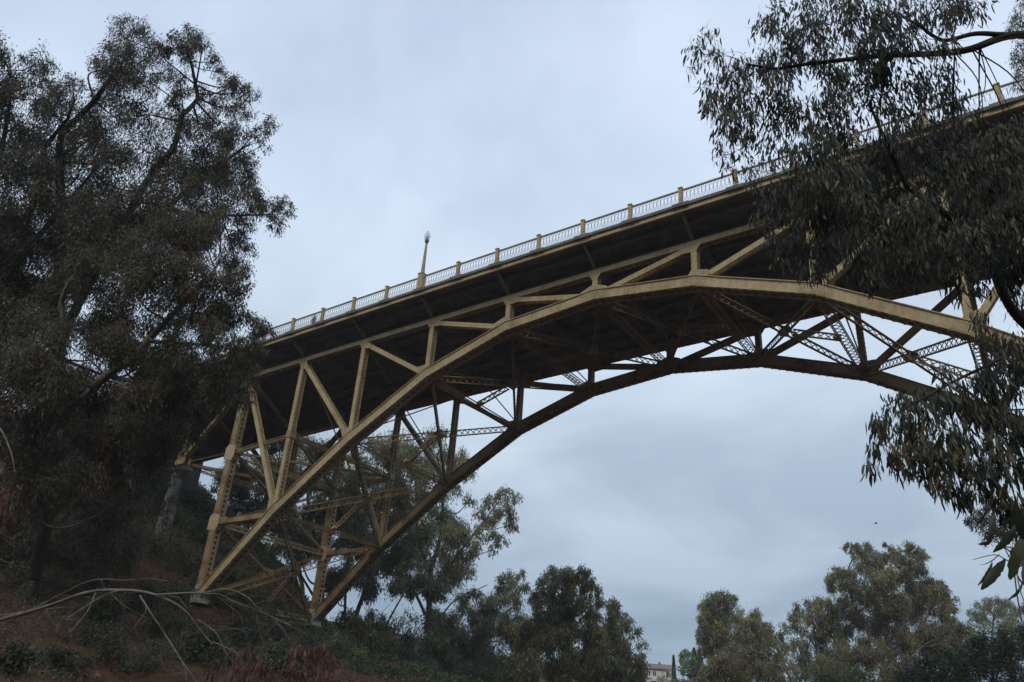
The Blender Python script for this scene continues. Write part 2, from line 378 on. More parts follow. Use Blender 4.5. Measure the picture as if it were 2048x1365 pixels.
# photo: left half T[k] to N[k+1]; right half N[k] to T[k+1]
DIAG = [(k, k + 1) for k in range(-5, 0)] + [(k + 1, k) for k in range(0, 5)]
RH = .66
for far in (0, 1):
    y0 = W * far
    pts = [N(k, far) for k in KS]
    # arch rib with mitred nodes
    a = Acc()
    nrm = []
    for i, p in enumerate(pts):
        d1 = pts[i] - pts[i - 1] if i else pts[1] - pts[0]
        d2 = pts[i + 1] - pts[i] if i < len(pts) - 1 else d1
        d1 = d1 / np.linalg.norm(d1); d2 = d2 / np.linalg.norm(d2)
        b_ = d1 + d2; b_ /= np.linalg.norm(b_); n_ = np.array([-b_[2], 0, b_[0]]); n_ /= (b_ @ d1); nrm.append(n_)
    def strip(h0, h1, ya, yb):
        for i in range(len(pts) - 1):
            A, B = pts[i], pts[i + 1]; na, nb = nrm[i], nrm[i + 1]
            Y0 = np.array([0, ya, 0]); Y1 = np.array([0, yb, 0])
            a.hexa([A + na * h0 + Y0, B + nb * h0 + Y0, B + nb * h0 + Y1, A + na * h0 + Y1,
                    A + na * h1 + Y0, B + nb * h1 + Y0, B + nb * h1 + Y1, A + na * h1 + Y1])
    strip(-RH / 2, RH / 2, -.36, -.32); strip(-RH / 2, RH / 2, .32, .36)
    strip(RH / 2 + .002, RH / 2 + .05, -.46, .46)
    strip(-RH / 2 - .04, -RH / 2 - .002, -.46, -.20); strip(-RH / 2 - .04, -RH / 2 - .002, .20, .46)
    for i in range(len(pts) - 1):
        A = pts[i] - nrm[i] * (RH / 2 + .055); B = pts[i + 1] - nrm[i + 1] * (RH / 2 + .055)
        lace(a, A, B, np.array([0, .3, 0]), np.array([0, -.3, 0]), nrm[i], .55, .08)
        # small tie plates hanging under the flange
        Ln = np.linalg.norm(B - A); n = int(Ln / .55)
        for j in range(n):
            c_ = A + (B - A) * (j + .5) / n
            for s_ in (-1, 1):
                cc = c_ + np.array([0, s_ * .38, -.012]); dd = (B - A) / Ln * .07
                a.bar(cc - dd, cc + dd, .1, .03)
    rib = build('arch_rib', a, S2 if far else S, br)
    # splice plates with rivets (sub-parts)
    if not far:
        for i in range(1, len(pts) - 1):
            A = pts[i]; sp = Acc()
            for side in (-1, 1):
                d_ = pts[i + side] - A; d_ /= np.linalg.norm(d_)
                n_ = nrm[i]; Lh = .95
                nn = np.array([-d_[2], 0, d_[0]]) * (1 if d_[0] > 0 else -1)
                q0 = A - n_ * (RH / 2 - .06); q1 = A + n_ * (RH / 2 - .06)
                e0 = A + d_ * Lh - nn * (RH / 2 - .06); e1 = A + d_ * Lh + nn * (RH / 2 - .06)
                f = np.array([0, -.36, 0]); b2 = np.array([0, -.382, 0])
                s4 = [q0, e0, e1, q1] if side > 0 else [e0, q0, q1, e1]
                sp.hexa([s4[0] + f, s4[1] + f, s4[1] + b2, s4[0] + b2, s4[3] + f, s4[2] + f, s4[2] + b2, s4[3] + b2])
                for u_ in np.arange(.08, .92, .125):
                    for v_ in np.arange(-.22, .24, .108):
                        c_ = A + d_ * u_ + nn * v_
                        rivet(sp, c_[0], y0 - .382, c_[2])
            build('splice_plate', sp, [S, M['rivet']], rib)
    # top chord
    a = Acc(); fine = np.arange(-8.5, 5.01, .5)
    for k0, k1 in zip(fine[:-1], fine[1:]):
        p = np.array([k0 * P, y0, g(k0) + .20]); q = np.array([k1 * P, y0, g(k1) + .20])
        for s_ in (-1, 1): a.bar(p, q, .03, .34, (0, 0, 1), (s_ * .235, 0))
        a.bar(p, q, .56, .025, (0, 0, 1), (0, .185))
        a.bar(p, q, .12, .02, (0, 0, 1), (-.20, -.182)); a.bar(p, q, .12, .02, (0, 0, 1), (.20, -.182))
        lace(a, p - [0, 0, .205], q - [0, 0, .205], np.array([0, .22, 0]), np.array([0, -.22, 0]), np.array([0, 0, 1.]), .5)
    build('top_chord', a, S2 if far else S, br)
    # posts and diagonals
    for k in KS:
        if abs(k) == 5: continue
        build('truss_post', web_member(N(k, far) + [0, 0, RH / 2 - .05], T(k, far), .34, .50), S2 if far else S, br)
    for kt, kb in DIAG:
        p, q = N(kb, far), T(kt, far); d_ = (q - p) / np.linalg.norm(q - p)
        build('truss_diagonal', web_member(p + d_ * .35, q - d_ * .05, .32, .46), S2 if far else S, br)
    # gusset plates
    for k in KS:
        mem = []
        if abs(k) != 5: mem.append((T(k, far) - N(k, far), .19, RH / 2 + .42))
        for kt, kb in DIAG:
            if kb == k: mem.append((T(kt, far) - N(kb, far), .18, 1.05))
        Np = N(k, far); ls = np.linalg.norm(T(k, far) - Np)
        ps = []
        for d_, hw, mx_ in mem:
            ln = np.linalg.norm(d_); d_ = d_ / ln; n_ = np.array([-d_[2], 0, d_[0]]); e_ = min(mx_, ln * .5)
            for s_ in (-1, 1): c_ = Np + d_ * e_ + n_ * s_ * hw; ps.append((c_[0], c_[2]))
        for s_ in (-1, 1):
            if 0 <= KS.index(k) + s_ < len(KS):
                d_ = N(k + s_, far) - Np; d_ /= np.linalg.norm(d_); c_ = Np + d_ * .5 + np.array([0, 0, .2]); ps.append((c_[0], c_[2]))
        if len(ps) > 3:
            a = Acc(); h_ = hull(ps)
            for yy in (-.345, .345):
                a.prism(h_, y0 + yy - .012 if yy > 0 else y0 + yy + .012, y0 + yy + .05 * (1 if yy > 0 else -1))
            if not far:
                xs = [x for x, z in h_]; zs = [z for x, z in h_]
                for xx in np.arange(min(xs), max(xs), .13):
                    for zz in np.arange(min(zs), max(zs), .13):
                        if inside(h_, xx, zz): rivet(a, xx, y0 - .395, zz)
            cx_, cz_ = float(Np[0]), float(Np[2]) + RH / 2 + .2
            a.box((cx_ - .012, y0 - .34, cz_ - .1), (cx_ + .012, y0 + .34, cz_ + .1))
            build('gusset_plate', a, [S2 if far else S, M['rivet']], br)
        # top node plate
        Tp = T(k, far); ps = [(Tp[0] - .45, Tp[2] + .0), (Tp[0] + .45, Tp[2] + .0), (Tp[0] - .45, Tp[2] + .1), (Tp[0] + .45, Tp[2] + .1)]
        md = [(N(k, far) - Tp, .18, .42)] + [(N(kb, far) - Tp, .17, .95) for kt, kb in DIAG if kt == k]
        if k == -5: md.append((np.array([-7, 0, -8.1]), .17, .8))
        for d_, hw, mx_ in md:
            ln = np.linalg.norm(d_); d_ = d_ / ln; n_ = np.array([-d_[2], 0, d_[0]]); e_ = min(mx_, ln * .3)
            for s_ in (-1, 1): c_ = Tp + d_ * e_ + n_ * s_ * hw; ps.append((c_[0], c_[2]))
        a = Acc(); h_ = hull(ps)
        for s_ in (-1, 1): a.prism(h_, y0 + s_ * .262, y0 + s_ * .285)
        if not far:
            xs = [x for x, z in h_]; zs = [z for x, z in h_]
            for xx in np.arange(min(xs), max(xs), .14):
                for zz in np.arange(min(zs), max(zs), .14):
                    if inside(h_, xx, zz): rivet(a, xx, y0 - .285, zz)
        a.box((Tp[0] - .012, y0 - .265, Tp[2] - .12), (Tp[0] + .012, y0 + .265, Tp[2] - .02))
        build('gusset_plate', a, [S2 if far else S, M['rivet']], br)
    # towers over the springings
    for k in (-5, 5):
        base = np.array([k * P, y0, -19.6 if k < 0 else -19.9])
        build('tower_column', web_member(base, T(k, far), .62, .66, batten=True), S2, br)
        for zz in (-8.1, -14.1):
            a = Acc(); s_ = .62
            for yy in (-1, 1):
                a.prism([(k * P - .62, zz - .6), (k * P + .45, zz - .75), (k * P + .62, zz - .3), (k * P + .62, zz + .55), (k * P - .3, zz + .75), (k * P - .62, zz + .4)],
                        y0 + yy * .345, y0 + yy * .375)
            a.box((k * P - .40, y0 - .33, zz - .5), (k * P - .345, y0 + .33, zz + .5)); a.box((k * P + .345, y0 - .33, zz - .5), (k * P + .40, y0 + .33, zz + .5))
            build('gusset_plate', a, S, br)
        a = Acc(); zb = base[2]
        a.hexa([(k * P - .55, y0 - .55, zb - .9), (k * P + .55, y0 - .55, zb - .9), (k * P + .55, y0 + .55, zb - .9), (k * P - .55, y0 + .55, zb - .9),
                (k * P - .36, y0 - .38, zb + .5), (k * P + .36, y0 - .38, zb + .5), (k * P + .36, y0 + .38, zb + .5), (k * P - .36, y0 + .38, zb + .5)])
        build('bearing_shoe', a, M['shoe'], br)
        # strut from the column to the first rib node, and the longitudinal strut at the approach chord level
        s_ = 1 if k < 0 else -1
        build('tower_strut', web_member((k * P + s_ * .3, y0, -14.1), N(k + s_, far) - [s_ * .3, 0, .2], .34, .5), S2, br)
        build('tower_strut', ladder((k * P + s_ * .3, y0, -8.0), ((k + s_) * P, y0, -7.5), .3, .3), S2, br)
        a = Acc(); c_ = ((k + s_) * P, y0, -7.4)
        a.box((c_[0] - .24, y0 - .32, c_[2] - .3), (c_[0] + .30, y0 - .295 + .6, c_[2] + .3)); build('gusset_plate', a, S2, br)
    # approach truss on the left bank
    zl = -8.1
    for k in (-6,):
        build('truss_post', web_member((k * P, y0, zl), T(k, far), .34, .5), S2, br)
        a = Acc()
        for s_ in (-1, 1): a.prism([(k * P - .7, zl - .2), (k * P + .7, zl - .2), (k * P + .75, zl + .3), (k * P + .2, zl + .95), (k * P - .2, zl + .95), (k * P - .7, zl + .3)], y0 + s_ * .285, y0 + s_ * .31)
        a.box((k * P - .5, y0 - .29, zl - .12), (k * P + .5, y0 + .29, zl - .08))
        build('gusset_plate', a, S2, br)
    for k, kt in ((-6, -5), (-6, -7)):
        p = np.array([k * P, y0, zl]); q = T(kt, far)
        build('truss_diagonal', web_member(p + [0, 0, .3], q - [0, 0, .1], .28, .44), S2, br)

# lateral bracing between the two ribs
for k in range(-5, 5):
    for f_ in (0, 1):
        p, q = N(k, f_), N(k + 1, 1 - f_)
        off = np.array([0, .4 if f_ == 0 else -.4, 0])
        build('lateral_brace', ladder(p + off + [0, 0, -.05], q - off + [0, 0, -.05], .46, .12, .46, up=np.cross(q - p, [0, 0, 1.])), S2, br)
    # crossing plate
    a = Acc(); c_ = (N(k, 0) + N(k + 1, 1)) / 2 + [0, 0, -.05]
    ax = N(k + 1, 0) - N(k, 0); ax /= np.linalg.norm(ax)
    for j in (-1, 1):
        n_ = np.array([-ax[2], 0, ax[0]])
        a.bar(c_ - ax * .36 + n_ * j * .25, c_ + ax * .36 + n_ * j * .25, .6, .02, n_)
    a.bar(c_ - ax * .3 , c_ + ax * .3, .5, .02, (0, 1, 0)); a.bar(c_ - [0, .25, 0], c_ + [0, .25, 0], .02, .52, (0, 0, 1))
    build('brace_plate', a, S, br)
    kk = k if k < 0 else k + 1
    e_ = (N(kk, 0) + N(kk, 1)) / 2 + [0, 0, -.12]; d_ = (e_ - c_) / np.linalg.norm(e_ - c_)
    build('center_strut', ladder(c_ + d_ * .5, e_ - d_ * .2, .38, .12, .42, up=np.cross(d_, [0, 0, 1.])), S2, br)
    a = Acc(); a.bar(e_ - d_ * .6, e_ - d_ * .2, .50, .22, (0, 0, 1)); build('brace_plate', a, S, br)
for k in KS:
    if abs(k) != 5:
        build('cross_strut', ladder(N(k, 0) + [0, .38, -.1], N(k, 1) + [0, -.38, -.1], .52, .26, .42), S2, br)
    # sway rods in the plane of each pair of posts
    if abs(k) in (1, 2, 3, 4):
        for f_ in (0, 1):
            a = Acc(); p, q = N(k, f_) + [0, 0, .5], T(k, 1 - f_) - [0, 0, .1]
            s_ = 1 if f_ == 0 else -1
            w_ = .10 if abs(k) < 4 else .13
            a.bar(p + [0, s_ * .2, 0], q - [0, s_ * .2, 0], w_, .03, (0, 1, 0)); a.bar(p + [0, s_ * .2, 0], q - [0, s_ * .2, 0], .03, w_, (0, 1, 0))
            build('sway_rod', a, S2, br)
for k in (-5, 5):
    s_ = 1 if k < 0 else -1
    lv = [-20.0, -14.1, -8.1, g(k) + .2]
    for z_ in lv[:3]:
        build('cross_strut', ladder((k * P, .36, z_), (k * P, W - .36, z_), .4, .4, .42), S, br)
    for z0, z1 in zip(lv[:-1], lv[1:]):
        build('tower_brace', ladder((k * P - .1, .36, z0 + .2), (k * P - .1, W - .36, z1 - .2), .28, .2, .36), S2, br)
        build('tower_brace', ladder((k * P + .1, .36, z1 - .2), (k * P + .1, W - .36, z0 + .2), .28, .2, .36), S2, br)
        a = Acc(); a.box((k * P - .16, W / 2 - .5, (z0 + z1) / 2 - .4), (k * P + .16, W / 2 + .5, (z0 + z1) / 2 + .4)); build('brace_plate', a, S2, br)
    kk = k + s_
    build('cross_strut', ladder((kk * P, .3, -7.4), (kk * P, W - .3, -7.4), .3, .3, .36), S2, br)
    for f_ in (0, 1):
        build('level_rod', web_member((k * P + s_ * .4, W * (1 - f_), -8.1), (kk * P, W * f_, -7.4), .12, .12), S2, br)
for k in (-6,):
    build('cross_strut', ladder((k * P, .3, -8.1), (k * P, W - .3, -8.1), .5, .42, .4), S2, br)
    for f_ in (0, 1):
        a = Acc(); a.bar((k * P, W * f_, -8.1), (k * P, W * (1 - f_), g(k)), .1, .1); build('sway_rod', a, S2, br)
for k in (-6,):
    for f_ in (0, 1):
        build('lateral_brace', ladder((k * P, W * f_, -8.15), ((k + 1) * P, W * (1 - f_), -8.15), .4, .2, .4), S2, br)

# deck
YE0, YE1 = -2.05, W + 2.05
a = Acc(); fine = np.arange(-10, 5.26, .5)
for k0, k1 in zip(fine[:-1], fine[1:]):
    a.hexa([(k0 * P, YE0 + .1, g(k0) + 1.66), (k1 * P, YE0 + .1, g(k1) + 1.66), (k1 * P, YE1 - .1, g(k1) + 1.66), (k0 * P, YE1 - .1, g(k0) + 1.66),
            (k0 * P, YE0 + .1, g(k0) + 1.90), (k1 * P, YE0 + .1, g(k1) + 1.90), (k1 * P, YE1 - .1, g(k1) + 1.90), (k0 * P, YE1 - .1, g(k0) + 1.90)])
build('deck_slab', a, M['deck'], br)
for ys in list(np.linspace(.9, W - .9, 7)) + [-1.0, W + 1.0]:
    a = Acc()
    for k0, k1 in zip(fine[:-1], fine[1:]):
        a.bar((k0 * P, ys, g(k0) + 1.44), (k1 * P, ys, g(k1) + 1.44), .03, .42)
        a.bar((k0 * P, ys, g(k0) + 1.225), (k1 * P, ys, g(k1) + 1.225), .2, .025)
    build('stringer', a, M['girder'], br)
for k in range(-9, 6):
    for kk in ((k,) if k == 5 else (k, k + .5)):
        if kk == k:
            a = Acc(); z0 = g(k)
            a.box((k * P - .015, .33, z0 + .42), (k * P + .015, W - .33, z0 + 1.64)); a.box((k * P - .16, .33, z0 + .42), (k * P + .16, W - .33, z0 + .455))
            build('floor_beam', a, M['girder'], br)
            for s_ in (0, 1):
                a = Acc(); ye, yr_ = (YE0 + .12, -.33) if s_ == 0 else (YE1 - .12, W + .33)
                for (hw, e0, e1) in ((.02, 0, 0), (.14, 1, 1)):
                    if e0 == 0:
                        a.hexa([(k * P - hw, ye, z0 + 1.42), (k * P + hw, ye, z0 + 1.42), (k * P + hw, yr_, z0 + .45), (k * P - hw, yr_, z0 + .45),
                                (k * P - hw, ye, z0 + 1.65), (k * P + hw, ye, z0 + 1.65), (k * P + hw, yr_, z0 + 1.65), (k * P - hw, yr_, z0 + 1.65)])
                    else:
                        a.bar((k * P, ye, z0 + 1.40), (k * P, yr_, z0 + .43), .22, .03)
                build('deck_bracket', a, M['girder'], br)
for s_ in (0, 1):
    a = Acc(); b2 = Acc(); ye = YE0 if s_ == 0 else YE1; sg = -1 if s_ == 0 else 1
    for k0, k1 in zip(fine[:-1], fine[1:]):
        p = np.array([k0 * P, ye, g(k0)]); q = np.array([k1 * P, ye, g(k1)])
        a.bar(p + [0, 0, 1.61], q + [0, 0, 1.61], .05, .36); a.bar(p + [0, sg * .045, 1.435], q + [0, sg * .045, 1.435], .16, .025)
        b2.bar(p + [0, 0, 1.90], q + [0, 0, 1.90], .34, .20)
    build('fascia_beam', a, S, br); cs = build('concrete_curb', b2, M['concrete'], br)
    if s_ == 0:
        for kk in np.arange(-8, 5.01, .5):
            c3 = Acc(); c3.box((kk * P - .55, ye - .26, g(kk) + 1.76), (kk * P + .55, ye - .17, g(kk) + 2.0)); build('curb_corbel', c3, M['concrete'], cs)
a = Acc()
for k0, k1 in zip(fine[:-1], fine[1:]):
    a.bar((k0 * P, W / 2, g(k0) + 1.92), (k1 * P, W / 2, g(k1) + 1.92), 9, .03)
build('roadway', a, M['asphalt'], br)

# railing on the near side
YR = YE0 - .02
RT, RB = 3.12, 2.07
def post(kk, w, ped=False):
    a = Acc(); x = kk * P; z = g(kk); h_ = 3.30 if ped else 3.22
    a.box((x - w / 2, YR - w / 2, z + 2.0), (x + w / 2, YR + w / 2, z + h_))
    a.box((x - w / 2 - .04, YR - w / 2 - .04, z + h_), (x + w / 2 + .04, YR + w / 2 + .04, z + h_ + .06))
    a.box((x - w / 2 - .03, YR - w / 2 - .03, z + 2.0), (x + w / 2 + .03, YR + w / 2 + .03, z + 2.14))
    n_ = w / 2 * .55
    a.box((x - n_, YR - w / 2 - .015, z + 2.28), (x + n_, YR - w / 2 + .005, z + h_ - .14))
    build('railing_post', a, M['steel'], br)
ks = np.arange(-8, 5.01, .5)
for kk in ks: post(kk, .44 if kk in (-2, 5) else .23, kk in (-2, 5))
for k0, k1 in zip(ks[:-1], ks[1:]):
    x0, x1 = k0 * P + .14, k1 * P - .14
    if k0 == -2: x0 += .1
    if k1 == -2: x1 -= .1
    a = Acc(); G = lambda x, z: np.array([x, YR, g(x / P) + z])
    a.bar(G(x0, RT - .04), G(x1, RT - .04), .11, .09); a.bar(G(x0, RB), G(x1, RB), .07, .05)
    n = 13; st = (x1 - x0) / n
    for i in range(n):
        xa = x0 + st * (i + .5)
        # pair of ogee bars meeting in a pointed arch, plus the straight bar between bays
        a.bar(G(xa - st / 2, RB), G(xa - st / 2, RT - .08), .018, .018, (0, 1, 0))
        for s_ in (-1, 1):
            pr = [(.10, .02), (.13, .30), (.46, .55), (.44, .72), (.10, .88), (0, .97)] if s_ > 0 else [(.10, .02), (.13, .30), (.46, .55), (.44, .72), (.10, .88), (0, .97)]
            pp = [G(xa + s_ * st * u_, RB + (RT - RB - .08) * v_) for u_, v_ in pr]
            for A_, B_ in zip(pp[:-1], pp[1:]): a.bar(A_, B_, .014, .016, (0, 1, 0))
    build('railing_panel', a, M['rail'], br)

# street lamp on its pedestal
lx, ly, lz = -2 * P, YR, g(-2) + 3.36
lamp = thing('street_lamp', (lx, ly, lz), 'tan tapered lamp post with clear acorn globe on the bridge railing', 'street lamp')
a = Acc(); a.lathe((lx, ly, lz), [(0, 0), (.20, 0), (.20, .06), (.165, .10), (.15, .3), (.085, 2.6), (.08, 2.68), (.11, 2.72), (.07, 2.76), (.07, 2.80), (0, 2.80)], 12)
build('pole', a, M['rail'], lamp, True)
a = Acc(); a.lathe((lx, ly, lz), [(.07, 2.80), (.15, 2.88), (.17, 2.98), (.17, 3.08), (.15, 3.10), (0, 3.10)], 12); build('collar', a, M['lampcap'], lamp, True)
a = Acc(); a.lathe((lx, ly, lz), [(.16, 3.105), (.23, 3.25), (.25, 3.40), (.235, 3.54), (.18, 3.70), (.10, 3.80), (.05, 3.84)], 14); gl = build('globe', a, M['glass'], lamp, True)
a = Acc(); a.lathe((lx, ly, lz), [(0, 3.105), (.07, 3.11), (.08, 3.4), (.05, 3.5), (0, 3.5)], 8); build('bulb', a, M['frame'], gl, True)
a = Acc(); a.lathe((lx, ly, lz), [(.06, 3.835), (.06, 3.87), (.02, 3.90), (.015, 3.95), (0, 3.97)], 8); build('finial', a, M['frame'], lamp, True)

# concrete supports
for k in (-5, 5):
    for far in (0, 1):
        x = k * P; y = W * far; s_ = -1 if k < 0 else 1
        zt = -20.7
        a = Acc(); a.hexa([(x - 2.0, y - 1.3, zt - 4.5), (x + 1.3, y - 1.3, zt - 4.5), (x + 1.3, y + 1.3, zt - 4.5), (x - 2.0, y + 1.3, zt - 4.5),
                           (x - 1.2, y - .9, zt - .1), (x + .7, y - .9, zt - .7), (x + .7, y + .9, zt - .7), (x - 1.2, y + .9, zt - .1)] if k < 0 else
                          [(x - 1.3, y - 1.3, zt - 4.5), (x + 2.0, y - 1.3, zt - 4.5), (x + 2.0, y + 1.3, zt - 4.5), (x - 1.3, y + 1.3, zt - 4.5),
                           (x - .7, y - .9, zt - .7), (x + 1.2, y - .9, zt - .1), (x + 1.2, y + .9, zt - .1), (x - .7, y + .9, zt - .7)])
        o = build('concrete_footing', a, M['concrete'])
        tag(o, ('concrete footing under the %s end of the %s arch rib' % ('left' if k < 0 else 'right', 'far' if far else 'near')), 'footing', 'concrete footings under the arch')
for x, y, lb in ((-42.8, .3, 'near tapered concrete pier under the approach span on the left bank'), (-49.5, 12, 'far tapered concrete pier under the approach span on the left bank')):
    a = Acc()
    a.hexa([(x - .6, y - .55, -19), (x + .6, y - .55, -19), (x + .6, y + .55, -19), (x - .6, y + .55, -19),
            (x - .35, y - .35, -8.75), (x + .35, y - .35, -8.75), (x + .35, y + .35, -8.75), (x - .35, y + .35, -8.75)])
    a.box((x - .45, y - .45, -8.74), (x + 1.4, y + .45, -8.38))
    tag(build('concrete_pier', a, M['concrete']), lb, 'pier', 'concrete piers of the approach span')
a = Acc(); a.box((-64, -1.9, -16), (-60.1, W + 1.9, g(-8.6) + 1.2))
tag(build('concrete_abutment', a, M['concrete']), 'grey concrete abutment wall where the bridge meets the left bank', 'abutment')

# ---------------------------------------------------------------- foliage
def spline(pts, n=8):
    p = np.asarray(pts, float)
    if len(p) == 2: return p[0] + (p[1] - p[0]) * np.linspace(0, 1, n)[:, None]
    q = np.vstack([2 * p[0] - p[1], p, 2 * p[-1] - p[-2]]); out_ = []
    for i in range(1, len(q) - 2):
        t_ = np.linspace(0, 1, n, endpoint=False)[:, None]
        out_.append(.5 * ((2 * q[i]) + (-q[i - 1] + q[i + 1]) * t_ + (2 * q[i - 1] - 5 * q[i] + 4 * q[i + 1] - q[i + 2]) * t_ ** 2 + (-q[i - 1] + 3 * q[i] - 3 * q[i + 1] + q[i + 2]) * t_ ** 3))
    out_.append(p[-1:]); return np.vstack(out_)
def unit(v): return v / (np.linalg.norm(v, axis=-1, keepdims=True) + 1e-9)
def leaves(acc, C_, D, ln, wd, mi, r, curve=False):
    """leaf blades at C_, pointing along D"""
    n = len(C_); D = unit(D); A = unit(np.cross(D, unit(r.normal(size=(n, 3)))))
    q_ = r.uniform(.45, 1.45, n)[:, None]; ln = ln * q_; wd = wd * q_ ** .6 * r.uniform(.6, 1.5, n)[:, None]
    if curve:
        B = np.cross(D, A); s_ = r.uniform(-.22, .22, n)[:, None]
        m1 = C_ + D * ln * .33; m2 = C_ + D * ln * .68 + (B * .5 + A) * ln * s_ * .5; tp = C_ + D * ln + (B * .8 + A) * ln * s_ * 1.3
        V = np.stack([C_, m1 - A * wd * .5, m2 - A * wd * .42, tp, m2 + A * wd * .42, m1 + A * wd * .5], 1)
        F = np.arange(n)[:, None] * 6 + np.array([0, 1, 2, 3, 4, 5])
        acc.add(V.reshape(-1, 3), F, mi)
    else:
        m1 = C_ + D * ln * .45
        V = np.stack([C_, m1 - A * wd * .5, C_ + D * ln, m1 + A * wd * .5], 1)
        acc.add(V.reshape(-1, 3), np.arange(n)[:, None] * 4 + np.array([0, 1, 2, 3]), mi)

def clump(acc, tw, c, r3, n, ln, wd, mi_probs, r, sub=14, droop=.8, curve=False, twig=.012, twn=4, spread=.30):
    """leaf clump: sub clusters on twigs around centre c, radius r3"""
    dirs = unit(r.normal(size=(sub, 3))); rad = r.uniform(.25, 1.0, sub) ** .6
    cs = c + dirs * rad[:, None] * r3 * np.array([1, 1, .9])
    k = r.integers(0, sub, n); w_ = r.uniform(.5, 1.5, sub)
    k = r.choice(sub, n, p=w_ / w_.sum())
    sg = spread * r3
    off = r.normal(size=(n, 3)) * sg * np.array([.8, .8, 1.0]); off[:, 2] -= sg * .3
    pos = cs[k] + off
    D = unit(r.normal(size=(n, 3))) * (1 - droop * .55) + np.array([0, 0, -droop]) + dirs[k] * .25
    tone = r.choice(len(mi_probs), sub, p=np.array(mi_probs) / sum(mi_probs))
    tn = tone[k]; sw = r.random(n) < .25
    tn = np.where(sw, r.choice(len(mi_probs), n, p=np.array(mi_probs) / sum(mi_probs)), tn)
    leaves(acc, pos, D, ln, wd, tn, r, curve)
    if tw is not None:
        for i in range(sub):
            mid = (c + cs[i]) / 2 + r.normal(size=3) * r3 * .12
            tw.tube(spline([c, mid, cs[i] + dirs[i] * r3 * .15], 4), np.linspace(twig, twig * .3, 9), 3)
            for _ in range(twn):
                e = cs[i] + r.normal(size=3) * sg * 1.3; tw.tube([cs[i], (cs[i] + e) / 2 + r.normal(size=3) * sg * .15, e], [twig * .5, twig * .35, twig * .15], 3)

DEN = 2.1
LM = [M['lgreen'], M['lolive'], M['lrust'], M['ldark'], M['lbright'], M['ldry'], M['lred']]
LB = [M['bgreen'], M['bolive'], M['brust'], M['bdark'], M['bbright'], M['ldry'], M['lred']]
def px_tree(name, label, mains, blobs, d0, lpx, leafL, leafW, probs, bark, seed, droop=.8, curve=False, group=None,
            cat='tree', rad=(.3, .05), sub=12, twig=None, dens=1.0, jd=.06, crown='crown', lift=1, spread=.26, twn=3, wob=1, fill=(), twigs=0, ls=1):
    """mains: list of ((px,py,d)...) limb lines, the first is the trunk and is carried down to the ground"""
    r = np.random.default_rng(seed)
    lines = []
    for i, ml in enumerate(mains):
        pts = [at(*q) for q in ml[0]]
        if i == 0 or ml[2]:
            p = pts[0].copy(); gz = float(ground(p[0], p[1]))
            if p[2] > gz + .3:
                b_ = np.array([p[0] + (p[0] - pts[1][0]) * .15, p[1], 0]); b_[2] = float(ground(b_[0], b_[1])) - .3; pts = [b_] + pts
            else: pts[0][2] = gz - .3
        sp = spline(pts, 8)
        wb = r.normal(size=(len(sp) // 5 + 3, 3)) * ml[1][0] * .45 * wob; tq = np.arange(len(sp)) / 5; sp[1:-1] += np.stack([np.interp(tq, np.arange(len(wb)), wb[:, c_]) for c_ in range(3)], -1)[1:-1]
        lines.append((sp, np.linspace(ml[1][0], ml[1][1], len(sp))))
    blobs = list(blobs)
    for (x0, y0_, x1, y1_, n_, rr_) in fill:
        for _ in range(n_): blobs.append((r.uniform(x0, x1), r.uniform(y0_, y1_), rr_ * r.uniform(.8, 1.2), .8, d0 * r.uniform(.96, 1.1)))
    base = lines[0][0][0]
    th_ = thing(name, tuple(base), label, cat, group)
    a = Acc(); rr = lines[0][1].copy(); rr[0] *= 1.35; a.tube(lines[0][0], rr, 9); build('trunk', a, bark, th_, True)
    tw = Acc(); used = False
    for sp, rr in lines[1:]: tw.tube(sp, rr, 7); used = True
    for sp, rr in lines:
        for _ in range(twigs):
            i = r.integers(2, len(sp) - 1); dd_ = unit(sp[i] - sp[i - 1]) * .8 + r.normal(size=3) * .55; l_ = r.uniform(.08, .45)
            e1 = sp[i] + dd_ * l_ * .5; e2 = e1 + (dd_ + r.normal(size=3) * .4 - [0, 0, .3]) * l_ * .5
            tw.tube([sp[i], e1, e2], np.array([.45, .3, .15]) * min(rr[i], .009), 4)
    allp = np.vstack([l[0] for l in lines]); allr = np.concatenate([l[1] for l in lines])
    lf = Acc()
    for bb in blobs:
        px, py, rp = bb[:3]; dn = bb[3] if len(bb) > 3 else 1.0; dd = bb[4] if len(bb) > 4 else d0
        pr = bb[5] if len(bb) > 5 else probs
        d = dd * (1 + r.uniform(-jd, jd)); c = at(px, py, d); r3 = rp * d / FPX
        cost = np.linalg.norm(allp - c, axis=1) + np.clip(allp[:, 2] - c[2] + .4 * np.linalg.norm((allp - c)[:, :2], axis=1), 0, None) * 1.2 * lift
        i = int(np.argmin(cost)); s0 = allp[i]; Ld = np.linalg.norm(c - s0)
        r0 = ls * min(allr[i] * .6, .012 * Ld + .012 * d0 / 20); mid = (s0 + c) / 2 + np.array([0, 0, -.10 * Ld * lift]) + r.normal(size=3) * Ld * .08
        sp = spline([s0, mid, c], 5); tw.tube(sp, np.linspace(r0, r0 * .45, len(sp)), 5); used = True
        n = int(dn ** 1.3 * dens * DEN * math.pi * rp * rp / lpx)
        clump(lf, tw, c, r3, max(n, 12), leafL, leafW, pr, r, sub=sub, droop=droop, curve=curve, twig=twig or r0 * .35, twn=twn, spread=spread)
    if used: build('limbs', tw, bark, th_, True)
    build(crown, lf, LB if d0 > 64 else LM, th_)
    return th_

GG = [.55, .2, .12, .13, 0, 0, 0]; GR = [.42, .22, .22, .14, 0, .0, 0]; GO = [.35, .4, .15, .1, 0, .0, 0]
